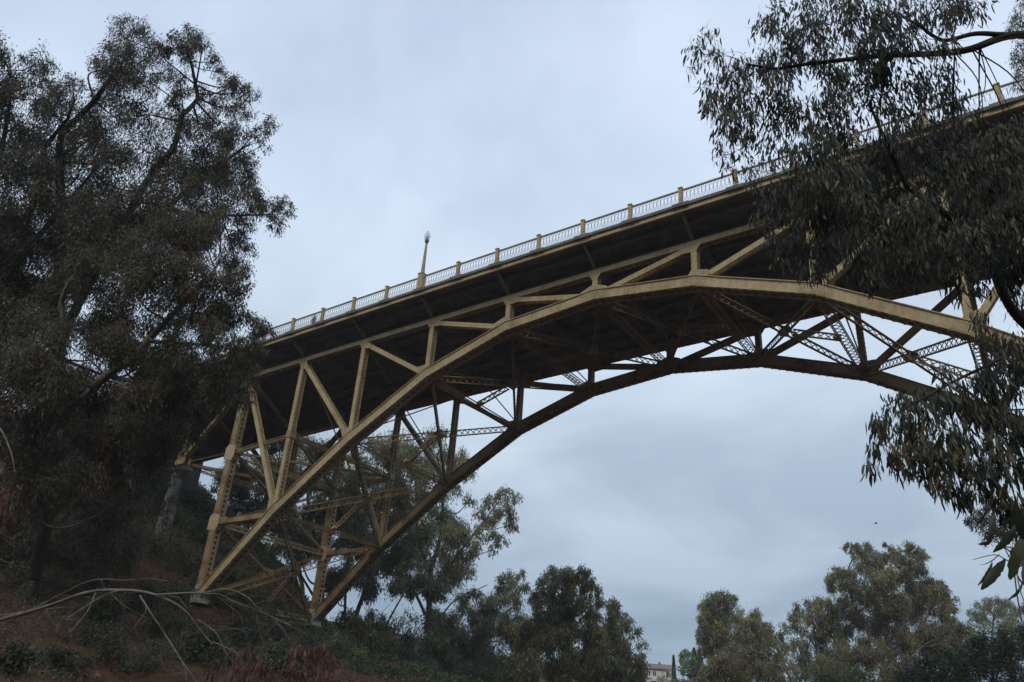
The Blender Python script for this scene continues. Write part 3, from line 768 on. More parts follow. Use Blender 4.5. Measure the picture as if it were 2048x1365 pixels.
# --- left: three tall eucalypts
px_tree('eucalyptus_tree', 'tall dark eucalyptus cut off by the left edge of the view', [
    (((-60, 1150, 44), (-30, 900, 43), (10, 650, 42), (60, 420, 42), (110, 300, 42), (150, 200, 41)), (.42, .06), 0),
    (((10, 650, 42), (-20, 450, 42), (10, 260, 42), (20, 140, 42)), (.22, .05), 0),
    (((40, 520, 42), (120, 420, 41), (190, 330, 41)), (.18, .05), 0)],
    [(5, 100, 38), (-20, 160, 50), (30, 170, 38), (80, 120, 30), (100, 165, 38), (70, 200, 35), (125, 210, 45), (40, 250, 55), (-20, 280, 60), (95, 290, 60), (160, 270, 35),
     (30, 350, 70), (120, 370, 65), (-20, 440, 70), (60, 460, 75), (-10, 560, 70), (70, 560, 70), (140, 460, 55), (20, 210, 35), (150, 170, 22, .6), (0, 660, 60, .7)],
    42, 5.0, .19, .042, GR, M['barkd'], 1, fill=((-30, 300, 140, 800, 30, 44),))
px_tree('eucalyptus_tree', 'tallest eucalyptus on the left with two feathery tops against the sky', [
    (((70, 1130, 46), (100, 950, 45), (110, 700, 43), (125, 480, 42), (115, 330, 41), (170, 230, 41), (215, 160, 40), (250, 110, 40)), (.45, .05), 0),
    (((110, 700, 43), (200, 530, 42), (290, 370, 41), (340, 300, 40), (385, 220, 40), (388, 150, 40), (375, 90, 40)), (.26, .04), 0),
    (((200, 530, 42), (330, 420, 41), (430, 340, 41), (500, 290, 40)), (.2, .04), 0),
    (((330, 420, 41), (430, 430, 40), (540, 430, 40)), (.13, .03), 0)],
    [(248, 52, 28), (275, 45, 20, .8), (290, 95, 36), (240, 95, 30), (235, 125, 38), (270, 135, 42), (320, 110, 28), (215, 140, 26), (250, 175, 42), (300, 165, 34), (200, 190, 30, .9),
     (335, 140, 20, .7), (190, 240, 40), (240, 230, 50), (300, 230, 42, .8),
     (370, 75, 30), (390, 60, 18), (362, 95, 26), (405, 95, 24), (425, 125, 18, .9), (440, 145, 16, .8), (375, 120, 18, .7), (360, 170, 26), (355, 195, 22), (400, 180, 24, .7), (420, 205, 24, .8),
     (450, 175, 24, .8), (475, 170, 26), (500, 185, 20), (490, 215, 24), (460, 210, 24, .8), (440, 245, 28), (390, 240, 30, .8), (350, 260, 48), (290, 300, 56), (230, 310, 56), (180, 300, 40, .8),
     (420, 290, 34), (475, 270, 30), (540, 245, 18), (525, 265, 18), (528, 290, 14, .8), (505, 270, 14, .6), (470, 320, 40), (500, 330, 24), (430, 350, 46), (370, 340, 52, .8), (310, 380, 56), (240, 390, 56, .8), (190, 390, 50),
     (500, 370, 30), (520, 400, 26), (545, 420, 24), (570, 405, 16, .9), (580, 425, 12, .8), (550, 445, 22), (475, 410, 44), (420, 420, 46), (350, 440, 56), (490, 465, 32), (440, 480, 44), (280, 460, 60, .9), (200, 470, 60), (500, 500, 18, .8), (470, 530, 30)],
    41, 5.3, .18, .040, GG, M['barkd'], 2, fill=((160, 270, 470, 540, 24, 38),))
px_tree('eucalyptus_tree', 'leaning eucalyptus with rusty foliage in front of the left end of the bridge', [
    (((-30, 1110, 40), (20, 980, 38), (90, 870, 37), (210, 750, 36), (300, 680, 36), (380, 600, 35), (430, 540, 35)), (.38, .06), 0),
    (((90, 870, 37), (120, 700, 37), (130, 580, 37), (220, 500, 37)), (.2, .04), 0),
    (((300, 680, 36), (400, 690, 36), (470, 700, 36)), (.10, .03), 0),
    (((210, 750, 36), (330, 770, 36), (430, 790, 36)), (.12, .03), 0)],
    [(250, 530, 60), (320, 540, 60), (390, 560, 50), (440, 580, 44), (480, 560, 26), (470, 620, 34), (375, 490, 24, 1.2, 35, [.1, .2, .3, 0, 0, .6, 0]), (350, 505, 18, 1, 35, [.1, .2, .3, 0, 0, .6, 0]),
     (410, 620, 44), (330, 620, 50), (250, 620, 60), (170, 560, 60), (160, 660, 60, .8), (90, 640, 60, .7), (40, 700, 60, .6), (240, 700, 55, .7), (300, 720, 50, .8), (370, 700, 44, .8), (430, 670, 36, .9),
     (505, 650, 24), (530, 660, 18), (520, 690, 18), (480, 690, 28), (450, 720, 36), (490, 720, 28), (505, 750, 24), (400, 750, 46), (340, 780, 50), (270, 790, 50), (450, 770, 40), (400, 810, 44), (490, 785, 26), (440, 805, 26, .8),
     (190, 770, 55, .8), (110, 760, 60, .5), (40, 800, 60, .7), (100, 850, 50, .8), (180, 870, 55), (260, 860, 50), (330, 860, 46), (370, 870, 30), (10, 890, 60), (70, 930, 55), (140, 950, 55), (220, 940, 50), (290, 930, 46, .9), (325, 900, 26), (180, 1010, 40, .7), (80, 1000, 40, .6), (270, 990, 30, .6)],
    36, 4.6, .18, .042, GR, M['bark'], 3, jd=.10, fill=((0, 640, 440, 860, 26, 40), (120, 420, 440, 620, 14, 40)))

px_tree('eucalyptus_tree', 'low shadowed tree leaning over the approach span on the left bank', [
    (((60, 1170, 52), (110, 1060, 52), (180, 980, 52), (260, 930, 52)), (.30, .06), 0), (((110, 1060, 52), (230, 1040, 52), (320, 1010, 52)), (.14, .04), 0), (((110, 1090, 52), (60, 1000, 52), (20, 940, 52)), (.14, .04), 0)],
    [(20, 960, 50), (80, 930, 50), (150, 900, 50), (210, 880, 50), (270, 870, 46), (320, 850, 40), (340, 900, 26), (290, 930, 40), (220, 950, 46), (140, 980, 46), (60, 1020, 46), (0, 1040, 40), (200, 1020, 40, .8), (270, 1000, 36, .8), (290, 1060, 26, .5), (110, 1060, 36, .8), (160, 1080, 30, .6), (370, 850, 24, .8), (350, 940, 22, .7), (335, 985, 26, .7), (320, 1030, 26, .7), (20, 870, 50), (90, 850, 50), (170, 830, 46)],
    52, 4.6, .22, .055, [.45, .15, .2, .2, 0, 0, 0], M['bark'], 33, fill=((-30, 840, 300, 1110, 34, 44),))
# --- right: eucalyptus close to the camera, trunk out of view to the right
px_tree('eucalyptus_tree', 'near eucalyptus on the right with long drooping leafy sprays over the bridge', [
    (((2500, 1500, 15), (2420, 1100, 15), (2360, 700, 15), (2300, 300, 14.5), (2260, 0, 14)), (.34, .12), 0),
    (((2322, 450, 14.7), (2180, 140, 14), (2048, 72, 13.5), (1930, 100, 13.3), (1780, 112, 13), (1620, 130, 13), (1500, 130, 13)), (.095, .018), 0),
    (((2048, 72, 13.5), (1960, 62, 13.3), (1880, 75, 13), (1800, 30, 13)), (.05, .02), 0),
    (((2364, 735, 15), (2180, 720, 13), (2040, 640, 12.6), (1960, 500, 12.6), (1850, 400, 12.6), (1780, 300, 12.6), (1740, 200, 12.6)), (.10, .02), 0),
    (((1850, 400, 12.6), (1720, 440, 12.5), (1600, 430, 12.3)), (.05, .015), 0),
    (((2180, 720, 13), (2060, 700, 11.5), (1960, 740, 11), (1860, 790, 10.6), (1790, 830, 10.4)), (.035, .008), 0)],
    [(1545, 30, 40, .8), (1600, 60, 45), (1570, 110, 48), (1520, 120, 36, .8), (1470, 140, 36, .9), (1420, 110, 30, .5), (1395, 95, 24, .4), (1410, 70, 24, .35), (1385, 135, 14, .4), (1440, 180, 36), (1425, 215, 26), (1480, 200, 40), (1460, 240, 30), (1500, 250, 36),
     (1560, 190, 50), (1640, 130, 55), (1650, 40, 60), (1720, 40, 60), (1720, 120, 60), (1800, 30, 55), (1800, 110, 50), (1640, 220, 60), (1730, 210, 60), (1810, 200, 55), (1870, 20, 45), (1920, 20, 34), (1880, 80, 34, .6), (1880, 160, 40, .9), (1910, 200, 34), (1955, 15, 26, .6),
     (1560, 270, 44, .9), (1620, 290, 48), (1700, 290, 56), (1790, 280, 55), (1870, 270, 50), (1930, 240, 30, .8), (1480, 300, 26, .3), (1450, 310, 24, .3), (1435, 290, 14, .4), (1500, 340, 34, .35), (1460, 335, 24, .3), (1545, 340, 40, .5), (1600, 360, 45), (1680, 360, 50), (1560, 410, 40), (1515, 440, 24, .7),
     (1640, 430, 50), (1760, 350, 55), (1840, 350, 55), (1720, 430, 50), (1920, 330, 50), (1990, 290, 44), (2035, 260, 36, .9), (2030, 340, 50), (1960, 390, 55), (1880, 420, 55), (1800, 430, 55), (1540, 480, 24, .8), (1590, 490, 34), (1650, 500, 36), (1720, 500, 44), (1790, 500, 50), (1870, 500, 50),
     (1950, 470, 50), (2030, 430, 50), (1740, 550, 24, .8), (1560, 520, 16, .5), (1830, 550, 30, .8), (1900, 545, 30), (1960, 550, 34), (2020, 520, 50), (2035, 590, 40, .7), (1935, 590, 24, .8), (1960, 640, 24, .7, 11.5),
     (1985, 690, 34, 1, 11), (2035, 690, 34, 1, 11), (2030, 760, 46, 1, 11), (1970, 750, 40, 1, 11), (1910, 790, 40, 1, 11), (1850, 800, 36, .9, 11), (1790, 800, 28, .8, 10.6), (1770, 840, 28, .7, 10.6), (1820, 850, 40, 1, 10.6), (1880, 860, 44, 1, 10.6), (1950, 840, 50, 1, 10.8), (2020, 850, 50, 1, 10.8),
     (1765, 890, 26, .6, 10.4), (1745, 930, 18, .5, 10.4), (1790, 915, 28, .8, 10.4), (1840, 915, 36, 1, 10.4), (1900, 925, 44, 1, 10.4), (1970, 920, 46, 1, 10.4), (2030, 930, 44, 1, 10.4), (1870, 965, 26, .9, 10.4), (1915, 985, 28, .8, 10.4), (1960, 980, 28, .7, 10.4), (2010, 1000, 34, .7, 10.4), (2040, 1030, 30, .7, 10.4), (1885, 745, 22, .5, 10.6)],
    12.7, 36, .15, .026, [.3, .1, .05, .55, 0, 0, 0], M['barkd'], 4, droop=1.25, curve=True, sub=10, dens=1.0, lift=-.2, twig=.005, jd=.09, ls=.4, fill=((1570, 340, 2048, 560, 22, 34), (1850, 250, 2048, 330, 4, 30), (2080, -120, 2500, 520, 26, 62)), spread=.30, crown='crown', twn=3)
px_tree('eucalyptus_tree', 'slim tree half hidden behind the close ragged leaves at the right edge', [
    (((2075, 1500, 50), (2065, 1250, 50), (2040, 1100, 50), (2010, 1030, 50)), (.2, .05), 0)],
    [(1960, 1030, 20), (1985, 1005, 20), (1945, 1045, 14, .8), (1990, 1060, 26), (2030, 1030, 30), (2040, 1090, 30, .8), (1970, 1075, 14, .5)],
    50, 4.2, .2, .045, [.45, .2, .25, .1, 0, 0, 0], M['bark'], 35)
# very close spray with big chewed leaves
r5 = np.random.default_rng(55)
nb = thing('leafy_branch', tuple(at(2120, 1000, 3.6)), 'close leafy spray with broad ragged leaves at the right edge', 'branch')
a = Acc(); 
for l_ in ([(2140, 980, 3.6), (2060, 1040, 3.5), (2010, 1075, 3.5), (1975, 1060, 3.4)], [(2060, 1040, 3.5), (2030, 1120, 3.5), (1990, 1110, 3.4), (1945, 1120, 3.4)], [(2030, 1120, 3.5), (2040, 1180, 3.4), (2060, 1230, 3.4)], [(2010, 1075, 3.5), (1965, 1035, 3.4), (1950, 1020, 3.4)]):
    a.tube(spline([at(*q) for q in l_], 5), np.linspace(.0035, .0015, (len(l_) - 1) * 5 + 1), 5)
a.tube([at(2028, 1140, 3.5), at(2034, 1190, 3.5), at(2044, 1245, 3.5)], [.003, .003, .003], 5)
build('stem', a, M['barkp'], nb, True)
for (x0, y0_, x1, y1_, wpx, mm) in ((1990, 1030, 1975, 1085, 20, 'ldark'), (2035, 1050, 1985, 1105, 26, 'ldark'), (2010, 1120, 1962, 1180, 26, 'ldark'), (2000, 1108, 1955, 1130, 11, 'ldark'), (1985, 1125, 1955, 1172, 11, 'ldark'),
                                    (2045, 1075, 2020, 1160, 34, 'lgreen'), (2030, 1010, 2048, 1080, 30, 'ldark'), (1985, 1075, 1955, 1088, 16, 'lred'), (1975, 1000, 1962, 1040, 14, 'ldark'), (2048, 1120, 2060, 1200, 36, 'lgreen'), (2046, 1160, 2015, 1200, 14, 'lbright'), (2020, 1060, 1990, 1070, 18, 'lolive')):
    a = Acc(); n = 14; s0, s1 = at(x0, y0_, 3.45 + r5.uniform(-.1, .1)), at(x1, y1_, 3.4 + r5.uniform(-.1, .1)); ax = s1 - s0; Ln = np.linalg.norm(ax)
    sd_ = unit(np.cross(ax, RC[2] + r5.normal(size=3) * .35)); nn = unit(np.cross(ax, sd_)); V = []
    for i in range(n + 1):
        u = i / n; w_ = math.sin(math.pi * min(1, u * .93 + .05)) ** .7 * wpx * 3.4 / FPX * .38
        c_ = s0 + ax * u + nn * math.sin(u * 3) * Ln * .10
        V += [c_ - sd_ * w_ * (1 + r5.uniform(-.28, .12)) - nn * w_ * .3, c_, c_ + sd_ * w_ * (1 + r5.uniform(-.28, .12)) - nn * w_ * .3]
    F = []
    for i in range(n): F += [[i * 3, i * 3 + 1, i * 3 + 4, i * 3 + 3], [i * 3 + 1, i * 3 + 2, i * 3 + 5, i * 3 + 4]]
    a.add(V, F); build('leaf', a, M[mm], nb, True)
px_tree('eucalyptus_tree', 'pale thin eucalyptus peeking in behind the near branches at the right edge', [
    (((2250, 1500, 46), (2230, 900, 45), (2180, 500, 44), (2120, 200, 43), (2090, 60, 42)), (.3, .05), 0)],
    [(2040, 25, 24), (2035, 60, 20), (2045, 100, 24), (2030, 120, 16), (2050, 160, 24), (2035, 140, 16, .6), (2080, 60, 40), (2090, 130, 40), (2110, 220, 50)],
    43, 5, .17, .035, GO, M['bark'], 5)

# --- middle distance beyond the bridge
BG = dict(leafL=.36, leafW=.088, dens=1.9, spread=.24)
px_tree('eucalyptus_tree', 'big open eucalyptus behind the arch with a pale limb reaching right', [
    (((848, 1400, 96), (852, 1290, 96), (858, 1180, 95), (872, 1090, 95), (885, 990, 95), (880, 900, 94)), (.48, .08), 0),
    (((868, 1180, 95), (915, 1115, 95), (955, 1060, 94), (985, 1020, 94)), (.22, .06), 0),
    (((850, 1230, 96), (800, 1120, 96), (770, 1000, 95), (770, 900, 95)), (.2, .06), 0),
    (((862, 1160, 95), (835, 1060, 95), (830, 960, 95)), (.18, .06), 0)],
    [(870, 868, 24, .6), (850, 890, 30, .6), (900, 900, 26, .6), (915, 930, 22, .7), (880, 930, 34, .7), (830, 930, 34, .6), (800, 880, 30, .5), (790, 930, 30, .6), (850, 975, 38, .8), (900, 975, 26, .7), (810, 990, 38, .8), (935, 950, 16, .6),
     (870, 1030, 40), (915, 1050, 34), (880, 1080, 44), (935, 1095, 28), (830, 1040, 36), (900, 1130, 40), (840, 1100, 40), (935, 1140, 22, .8), (870, 1160, 30, .8),
     (1005, 985, 18, .8), (1030, 995, 14, .8), (985, 1000, 20, .8), (1015, 1020, 22), (990, 1040, 24, .9), (1020, 1050, 16, .8), (960, 1025, 18, .6), (1000, 1075, 18, .8), (965, 1060, 20, .7), (985, 1100, 12, .5), (940, 1000, 18, .5)],
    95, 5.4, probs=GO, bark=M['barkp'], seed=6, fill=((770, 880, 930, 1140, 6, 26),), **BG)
px_tree('eucalyptus_tree', 'slender multi stemmed eucalyptus seen through the left leg of the far arch', [
    (((700, 1330, 90), (715, 1220, 90), (745, 1130, 90), (760, 1020, 90), (755, 930, 90)), (.32, .06), 0),
    (((690, 1300, 90), (690, 1180, 90), (700, 1080, 90), (705, 980, 90)), (.25, .05), 1),
    (((740, 1320, 90), (790, 1220, 90), (820, 1150, 90)), (.2, .05), 1)],
    [(750, 880, 26, .5), (770, 910, 30, .6), (720, 920, 28, .6), (740, 960, 36, .8), (700, 970, 34, .7), (780, 975, 34, .7), (760, 1020, 38), (710, 1030, 38), (800, 1040, 34), (680, 1010, 26, .7), (740, 1070, 40), (790, 1090, 38), (700, 1090, 34, .8), (830, 1150, 34, .8), (760, 1130, 34, .8), (800, 1170, 28, .6), (700, 1150, 24, .5)],
    90, 4.2, probs=GG, bark=M['barkp'], seed=7, fill=((650, 900, 830, 1180, 16, 30),), **BG)
px_tree('eucalyptus_tree', 'thick trunked eucalyptus behind the bridge tower with hanging bark', [
    (((500, 1180, 92), (502, 1090, 92), (520, 1010, 92), (560, 930, 92), (590, 880, 92)), (.60, .12), 0),
    (((640, 1230, 92), (642, 1130, 92), (625, 1040, 92), (610, 960, 92), (600, 900, 92)), (.40, .08), 1),
    (((600, 1250, 92), (600, 1150, 92), (580, 1060, 92), (530, 960, 92)), (.3, .08), 1)],
    [(560, 900, 34, .8), (600, 900, 34, .8), (640, 900, 30, .7), (520, 930, 34, .8), (480, 950, 30, .7), (570, 950, 38, .8), (620, 960, 36, .8), (540, 990, 34, .7), (480, 1000, 30, .7), (590, 1010, 34, .8), (640, 1030, 34, .8), (560, 1050, 30, .6), (610, 1080, 30, .7), (500, 1040, 26, .6), (640, 1090, 26, .7), (440, 960, 26, .7), (660, 960, 26, .7), (590, 1120, 20, .5)],
    92, 4.2, probs=GR, bark=M['barkp'], seed=8, fill=((470, 930, 700, 1140, 20, 26),), **BG)
px_tree('eucalyptus_tree', 'low spreading eucalyptus with fine feathery crown right of the arch foot', [
    (((930, 1420, 92), (935, 1330, 92), (960, 1250, 92), (1000, 1190, 92)), (.3, .06), 0),
    (((935, 1330, 92), (880, 1270, 92), (900, 1210, 92), (975, 1170, 92)), (.18, .05), 0),
    (((800, 1400, 90), (800, 1310, 90), (770, 1250, 90)), (.22, .06), 1),
    (((760, 1400, 90), (745, 1300, 90), (720, 1240, 90)), (.18, .06), 1)],
    [(1000, 1170, 22, .7), (1025, 1160, 18, .7), (1045, 1150, 12, .7), (1050, 1175, 12, .7), (1025, 1190, 24, .8), (985, 1200, 28, .8), (1020, 1220, 24, .8), (950, 1190, 18, .6), (965, 1230, 30), (930, 1210, 26, .7), (1040, 1240, 16, .7),
     (900, 1250, 34), (945, 1260, 34), (990, 1260, 34), (1020, 1265, 26), (860, 1240, 28, .6), (830, 1270, 30, .5), (880, 1300, 38, .9), (930, 1310, 40), (980, 1310, 36), (800, 1240, 24, .4), (770, 1300, 30, .5), (850, 1340, 36, .8), (900, 1350, 40), (960, 1350, 36, .8), (790, 1350, 34, .7), (740, 1340, 30, .8), (700, 1310, 26, .6), (1000, 1340, 24, .6)],
    91, 4.0, probs=[.5, .15, .1, .25, 0, 0, 0], bark=M['barkp'], seed=9, **BG)
px_tree('eucalyptus_tree', 'bushy olive brown eucalyptus left of the pale house', [
    (((1170, 1430, 84), (1160, 1350, 84), (1140, 1280, 84), (1130, 1200, 84), (1125, 1160, 84)), (.35, .05), 0),
    (((1155, 1340, 84), (1200, 1270, 84), (1220, 1235, 84)), (.16, .04), 0),
    (((1160, 1350, 84), (1090, 1300, 84), (1080, 1220, 84)), (.16, .04), 0)],
    [(1115, 1145, 20, .8), (1095, 1165, 22, .8), (1135, 1155, 22, .8), (1165, 1150, 20, .8), (1180, 1175, 20, .8), (1110, 1185, 28, .9), (1150, 1190, 28, .8), (1185, 1205, 20, .7), (1070, 1195, 20, .8), (1085, 1220, 26, .8), (1130, 1220, 30), (1175, 1225, 24, .8),
     (1225, 1215, 18, .8), (1240, 1230, 14, .7), (1215, 1240, 22, .8), (1255, 1245, 16, .7), (1270, 1265, 14, .5), (1285, 1290, 12, .4)],
    84, 3.8, probs=GO, bark=M['bark'], seed=10, **BG)
px_tree('eucalyptus_tree', 'dense rounded olive tree in front of the feathery crowns by the house', [
    (((1190, 1430, 78), (1200, 1370, 78), (1190, 1310, 78)), (.3, .1), 0), (((1195, 1380, 78), (1120, 1330, 78), (1100, 1290, 78)), (.15, .05), 0), (((1195, 1380, 78), (1240, 1320, 78)), (.15, .05), 0)],
    [(1080, 1260, 34), (1120, 1260, 34), (1160, 1265, 34), (1200, 1270, 34), (1235, 1285, 32), (1255, 1310, 28), (1060, 1290, 32), (1110, 1300, 40), (1165, 1310, 42), (1215, 1320, 40), (1265, 1340, 26), (1060, 1335, 36), (1120, 1345, 40), (1180, 1350, 40), (1235, 1355, 40), (1280, 1320, 14, .5), (1030, 1320, 20, .7), (1275, 1365, 26)],
    78, 4.4, probs=[.2, .58, .14, .08, 0, 0, 0], bark=M['bark'], seed=12, **BG)
px_tree('eucalyptus_tree', 'tall rounded green gum tree just right of the house', [
    (((1450, 1440, 108), (1445, 1360, 108), (1435, 1290, 108), (1435, 1220, 108)), (.4, .08), 0)],
    [(1425, 1200, 18), (1445, 1195, 16), (1460, 1205, 16), (1410, 1215, 16), (1435, 1220, 28), (1465, 1225, 20), (1415, 1240, 20), (1450, 1250, 30), (1475, 1245, 18), (1405, 1265, 14, .8), (1425, 1275, 26), (1460, 1285, 28), (1410, 1290, 18), (1430, 1305, 24), (1400, 1275, 10, .6)],
    108, 3.4, probs=[.4, .45, .05, .1, 0, 0, 0], bark=M['bark'], seed=13, **BG)
px_tree('eucalyptus_tree', 'smaller yellowish green domed tree beside the tall rounded gum tree', [
    (((1520, 1440, 104), (1515, 1350, 104), (1512, 1280, 104)), (.35, .08), 0)],
    [(1510, 1230, 16), (1495, 1245, 20), (1525, 1245, 18), (1510, 1265, 26), (1535, 1270, 18), (1485, 1275, 20), (1510, 1300, 32), (1545, 1295, 20, .8), (1565, 1275, 16, .6), (1570, 1255, 12, .5), (1575, 1300, 18, .6), (1475, 1310, 24), (1550, 1325, 26)],
    104, 3.4, probs=[.25, .6, .1, .05, 0, 0, 0], bark=M['bark'], seed=14, **BG)
px_tree('eucalyptus_tree', 'broad grey brown thicket tree with a bare pale branch low in front', [
    (((1500, 1440, 88), (1480, 1380, 88), (1470, 1330, 88)), (.35, .08), 0),
    (((1600, 1420, 88), (1575, 1345, 86), (1545, 1325, 85), (1520, 1305, 84), (1498, 1302, 84)), (.12, .03), 0), (((1575, 1345, 86), (1560, 1350, 85), (1545, 1370, 85)), (.05, .02), 0), (((1640, 1400, 88), (1625, 1340, 86), (1615, 1300, 86)), (.1, .03), 0)],
    [(1460, 1310, 24), (1440, 1330, 24), (1480, 1330, 30), (1450, 1350, 34), (1500, 1350, 34), (1420, 1350, 22), (1520, 1340, 24, .8), (1540, 1360, 26, .8), (1410, 1370, 24), (1580, 1370, 22, .7), (1495, 1310, 18)],
    88, 4, probs=[.3, .3, .35, .05, 0, 0, 0], bark=M['barkp'], seed=15, **BG)
px_tree('eucalyptus_tree', 'largest crown of the right background with a jagged top and rusty tips', [
    (((1780, 1440, 98), (1770, 1340, 98), (1755, 1240, 98), (1765, 1160, 98), (1800, 1110, 98)), (.5, .07), 0),
    (((1765, 1290, 98), (1710, 1220, 98), (1695, 1150, 98), (1715, 1105, 98)), (.25, .05), 0),
    (((1770, 1330, 98), (1840, 1250, 98), (1860, 1190, 98)), (.25, .05), 0)],
    [(1697, 1092, 10, .9), (1712, 1100, 14), (1735, 1103, 18), (1755, 1115, 16), (1730, 1130, 24), (1790, 1100, 14), (1775, 1115, 14), (1770, 1088, 6), (1800, 1125, 22), (1825, 1098, 16), (1840, 1110, 14), (1830, 1130, 22), (1765, 1150, 28), (1800, 1160, 28), (1700, 1150, 20), (1675, 1150, 16), (1665, 1170, 18), (1700, 1175, 26),
     (1740, 1185, 30), (1785, 1195, 32), (1830, 1175, 26, 1, 98, [.2, .2, .55, .05, 0, 0, 0]), (1810, 1145, 12, 1, 98, [.1, .1, .8, 0, 0, .1, 0]), (1855, 1170, 20, .9), (1875, 1185, 18), (1885, 1170, 12), (1895, 1195, 16), (1870, 1210, 26), (1825, 1215, 32), (1780, 1240, 34), (1735, 1235, 32), (1690, 1215, 28), (1895, 1225, 22), (1905, 1250, 20, .9)],
    98, 3.4, probs=[.35, .3, .3, .05, 0, 0, 0], bark=M['barkp'], seed=16, **BG)
px_tree('eucalyptus_tree', 'feathery grey eucalyptus at the left foot of the largest right hand crown', [
    (((1650, 1440, 96), (1645, 1350, 96), (1630, 1270, 96), (1620, 1220, 96)), (.3, .05), 0), (((1700, 1440, 96), (1690, 1340, 96), (1660, 1260, 96)), (.2, .05), 1)],
    [(1605, 1220, 16, .7), (1590, 1235, 14, .7), (1625, 1210, 16, .8), (1645, 1205, 18, .8), (1660, 1220, 20), (1630, 1235, 24, .8), (1600, 1255, 20, .6), (1650, 1255, 28), (1690, 1260, 28), (1620, 1280, 26, .7), (1660, 1295, 30, .9), (1700, 1300, 30), (1595, 1290, 18, .5), (1610, 1320, 26, .8), (1650, 1335, 30), (1700, 1340, 32), (1580, 1330, 16, .6)],
    96, 3.6, probs=[.4, .28, .27, .05, 0, 0, 0], bark=M['barkp'], seed=17, **BG)
px_tree('eucalyptus_tree', 'reddish brown crown between the largest crown and the dark green bushes', [
    (((1840, 1440, 90), (1835, 1350, 90), (1840, 1280, 90)), (.35, .07), 0)],
    [(1750, 1280, 30), (1800, 1275, 32), (1850, 1260, 30), (1890, 1270, 28), (1920, 1265, 20, .9), (1925, 1290, 24), (1830, 1300, 34), (1780, 1315, 34), (1880, 1305, 34), (1740, 1320, 28), (1760, 1350, 32), (1810, 1345, 34), (1935, 1310, 20)],
    90, 3.8, probs=[.2, .25, .52, .03, 0, 0, 0], bark=M['bark'], seed=18, **BG)
px_tree('eucalyptus_tree', 'small airy tree far right beyond the reddish crown', [
    (((1990, 1440, 128), (1985, 1330, 128), (1985, 1240, 128), (1990, 1200, 128)), (.35, .06), 0)],
    [(1960, 1215, 14, .8), (1948, 1228, 12, .8), (1975, 1205, 14, .8), (1990, 1200, 14, .8), (2005, 1205, 14, .8), (2018, 1215, 12, .8), (1965, 1235, 16, .8), (1995, 1225, 18, .9), (2020, 1235, 14, .8), (2035, 1225, 12, .8), (1945, 1250, 14, .7), (2045, 1215, 12)],
    128, 3, probs=[.5, .25, .05, .2, 0, 0, 0], bark=M['bark'], seed=19, **BG)
px_tree('eucalyptus_tree', 'dark thicket of young gum trees filling the gap right of the far arch foot', [
    (((820, 1430, 86), (815, 1350, 86), (790, 1290, 86), (760, 1240, 86)), (.2, .05), 0), (((880, 1430, 86), (890, 1340, 86), (920, 1270, 86)), (.16, .04), 1), (((740, 1400, 86), (730, 1320, 86), (700, 1250, 86)), (.16, .04), 1), (((960, 1430, 86), (955, 1350, 86), (990, 1290, 86)), (.16, .04), 1)],
    [(690, 1240, 26, .7), (720, 1270, 30), (760, 1265, 26, .7), (760, 1300, 32), (800, 1310, 34), (840, 1330, 34), (870, 1290, 26, .7), (900, 1320, 34), (950, 1320, 34), (990, 1330, 34), (1030, 1350, 34), (830, 1360, 30), (900, 1360, 34), (970, 1362, 30), (790, 1345, 30), (1060, 1300, 24)],
    86, 3.6, probs=[.35, .2, .1, .35, 0, 0, 0], bark=M['barkp'], seed=34, fill=((680, 1170, 900, 1300, 12, 22), (1030, 1240, 1090, 1340, 4, 24)), **BG)
for q, (lab, bl, dd, pr, sd2) in enumerate([
    ('light green bush above the dark bushes at the lower right', [(1960, 1275, 24), (1990, 1262, 26), (2025, 1260, 28), (2050, 1270, 24), (1945, 1295, 18)], 80, [.1, .4, 0, 0, .5, 0, 0], 20),
    ('large dark green bush filling the bottom right corner', [(1985, 1310, 38), (2030, 1300, 38), (1945, 1325, 34), (1995, 1345, 40), (2045, 1350, 40), (1905, 1330, 30), (1960, 1300, 26), (2010, 1285, 26), (2050, 1275, 26), (1930, 1355, 30)], 58, [.3, 0, 0, .4, .3, 0, 0], 21),
    ('dark green bush left of the bottom right corner bush', [(1870, 1335, 30), (1830, 1345, 28), (1860, 1365, 36), (1915, 1365, 36), (1800, 1362, 24)], 62, [.35, .1, 0, .35, .2, 0, 0], 22),
    ('yellowish green scrub at the foot of the right background trees', [(1640, 1350, 24), (1675, 1345, 26), (1710, 1355, 26), (1610, 1362, 24), (1660, 1370, 30), (1740, 1365, 24)], 70, [.1, .6, .1, 0, .2, 0, 0], 23),
    ('dark scrub on the slope right of the arch foot', [(680, 1290, 22), (705, 1310, 24), (735, 1330, 24), (765, 1345, 22), (660, 1270, 18), (700, 1340, 28), (650, 1300, 22)], 66, [.35, .2, 0, .25, .2, 0, 0], 24),
    ('pale olive scrub under the big open eucalyptus', [(860, 1352, 24), (900, 1345, 24), (940, 1352, 26), (980, 1356, 26), (830, 1358, 22), (1010, 1362, 24)], 80, [.3, .3, .1, .2, .1, 0, 0], 25),
    ]):
    px_tree('bush', lab, [(((bl[0][0], 1440, dd), (bl[0][0], bl[0][1], dd)), (.12, .04), 0)], bl, dd, 3.4, .22, .075, pr, M['barkd'], sd2, cat='bush', droop=.2, crown='foliage', lift=0)

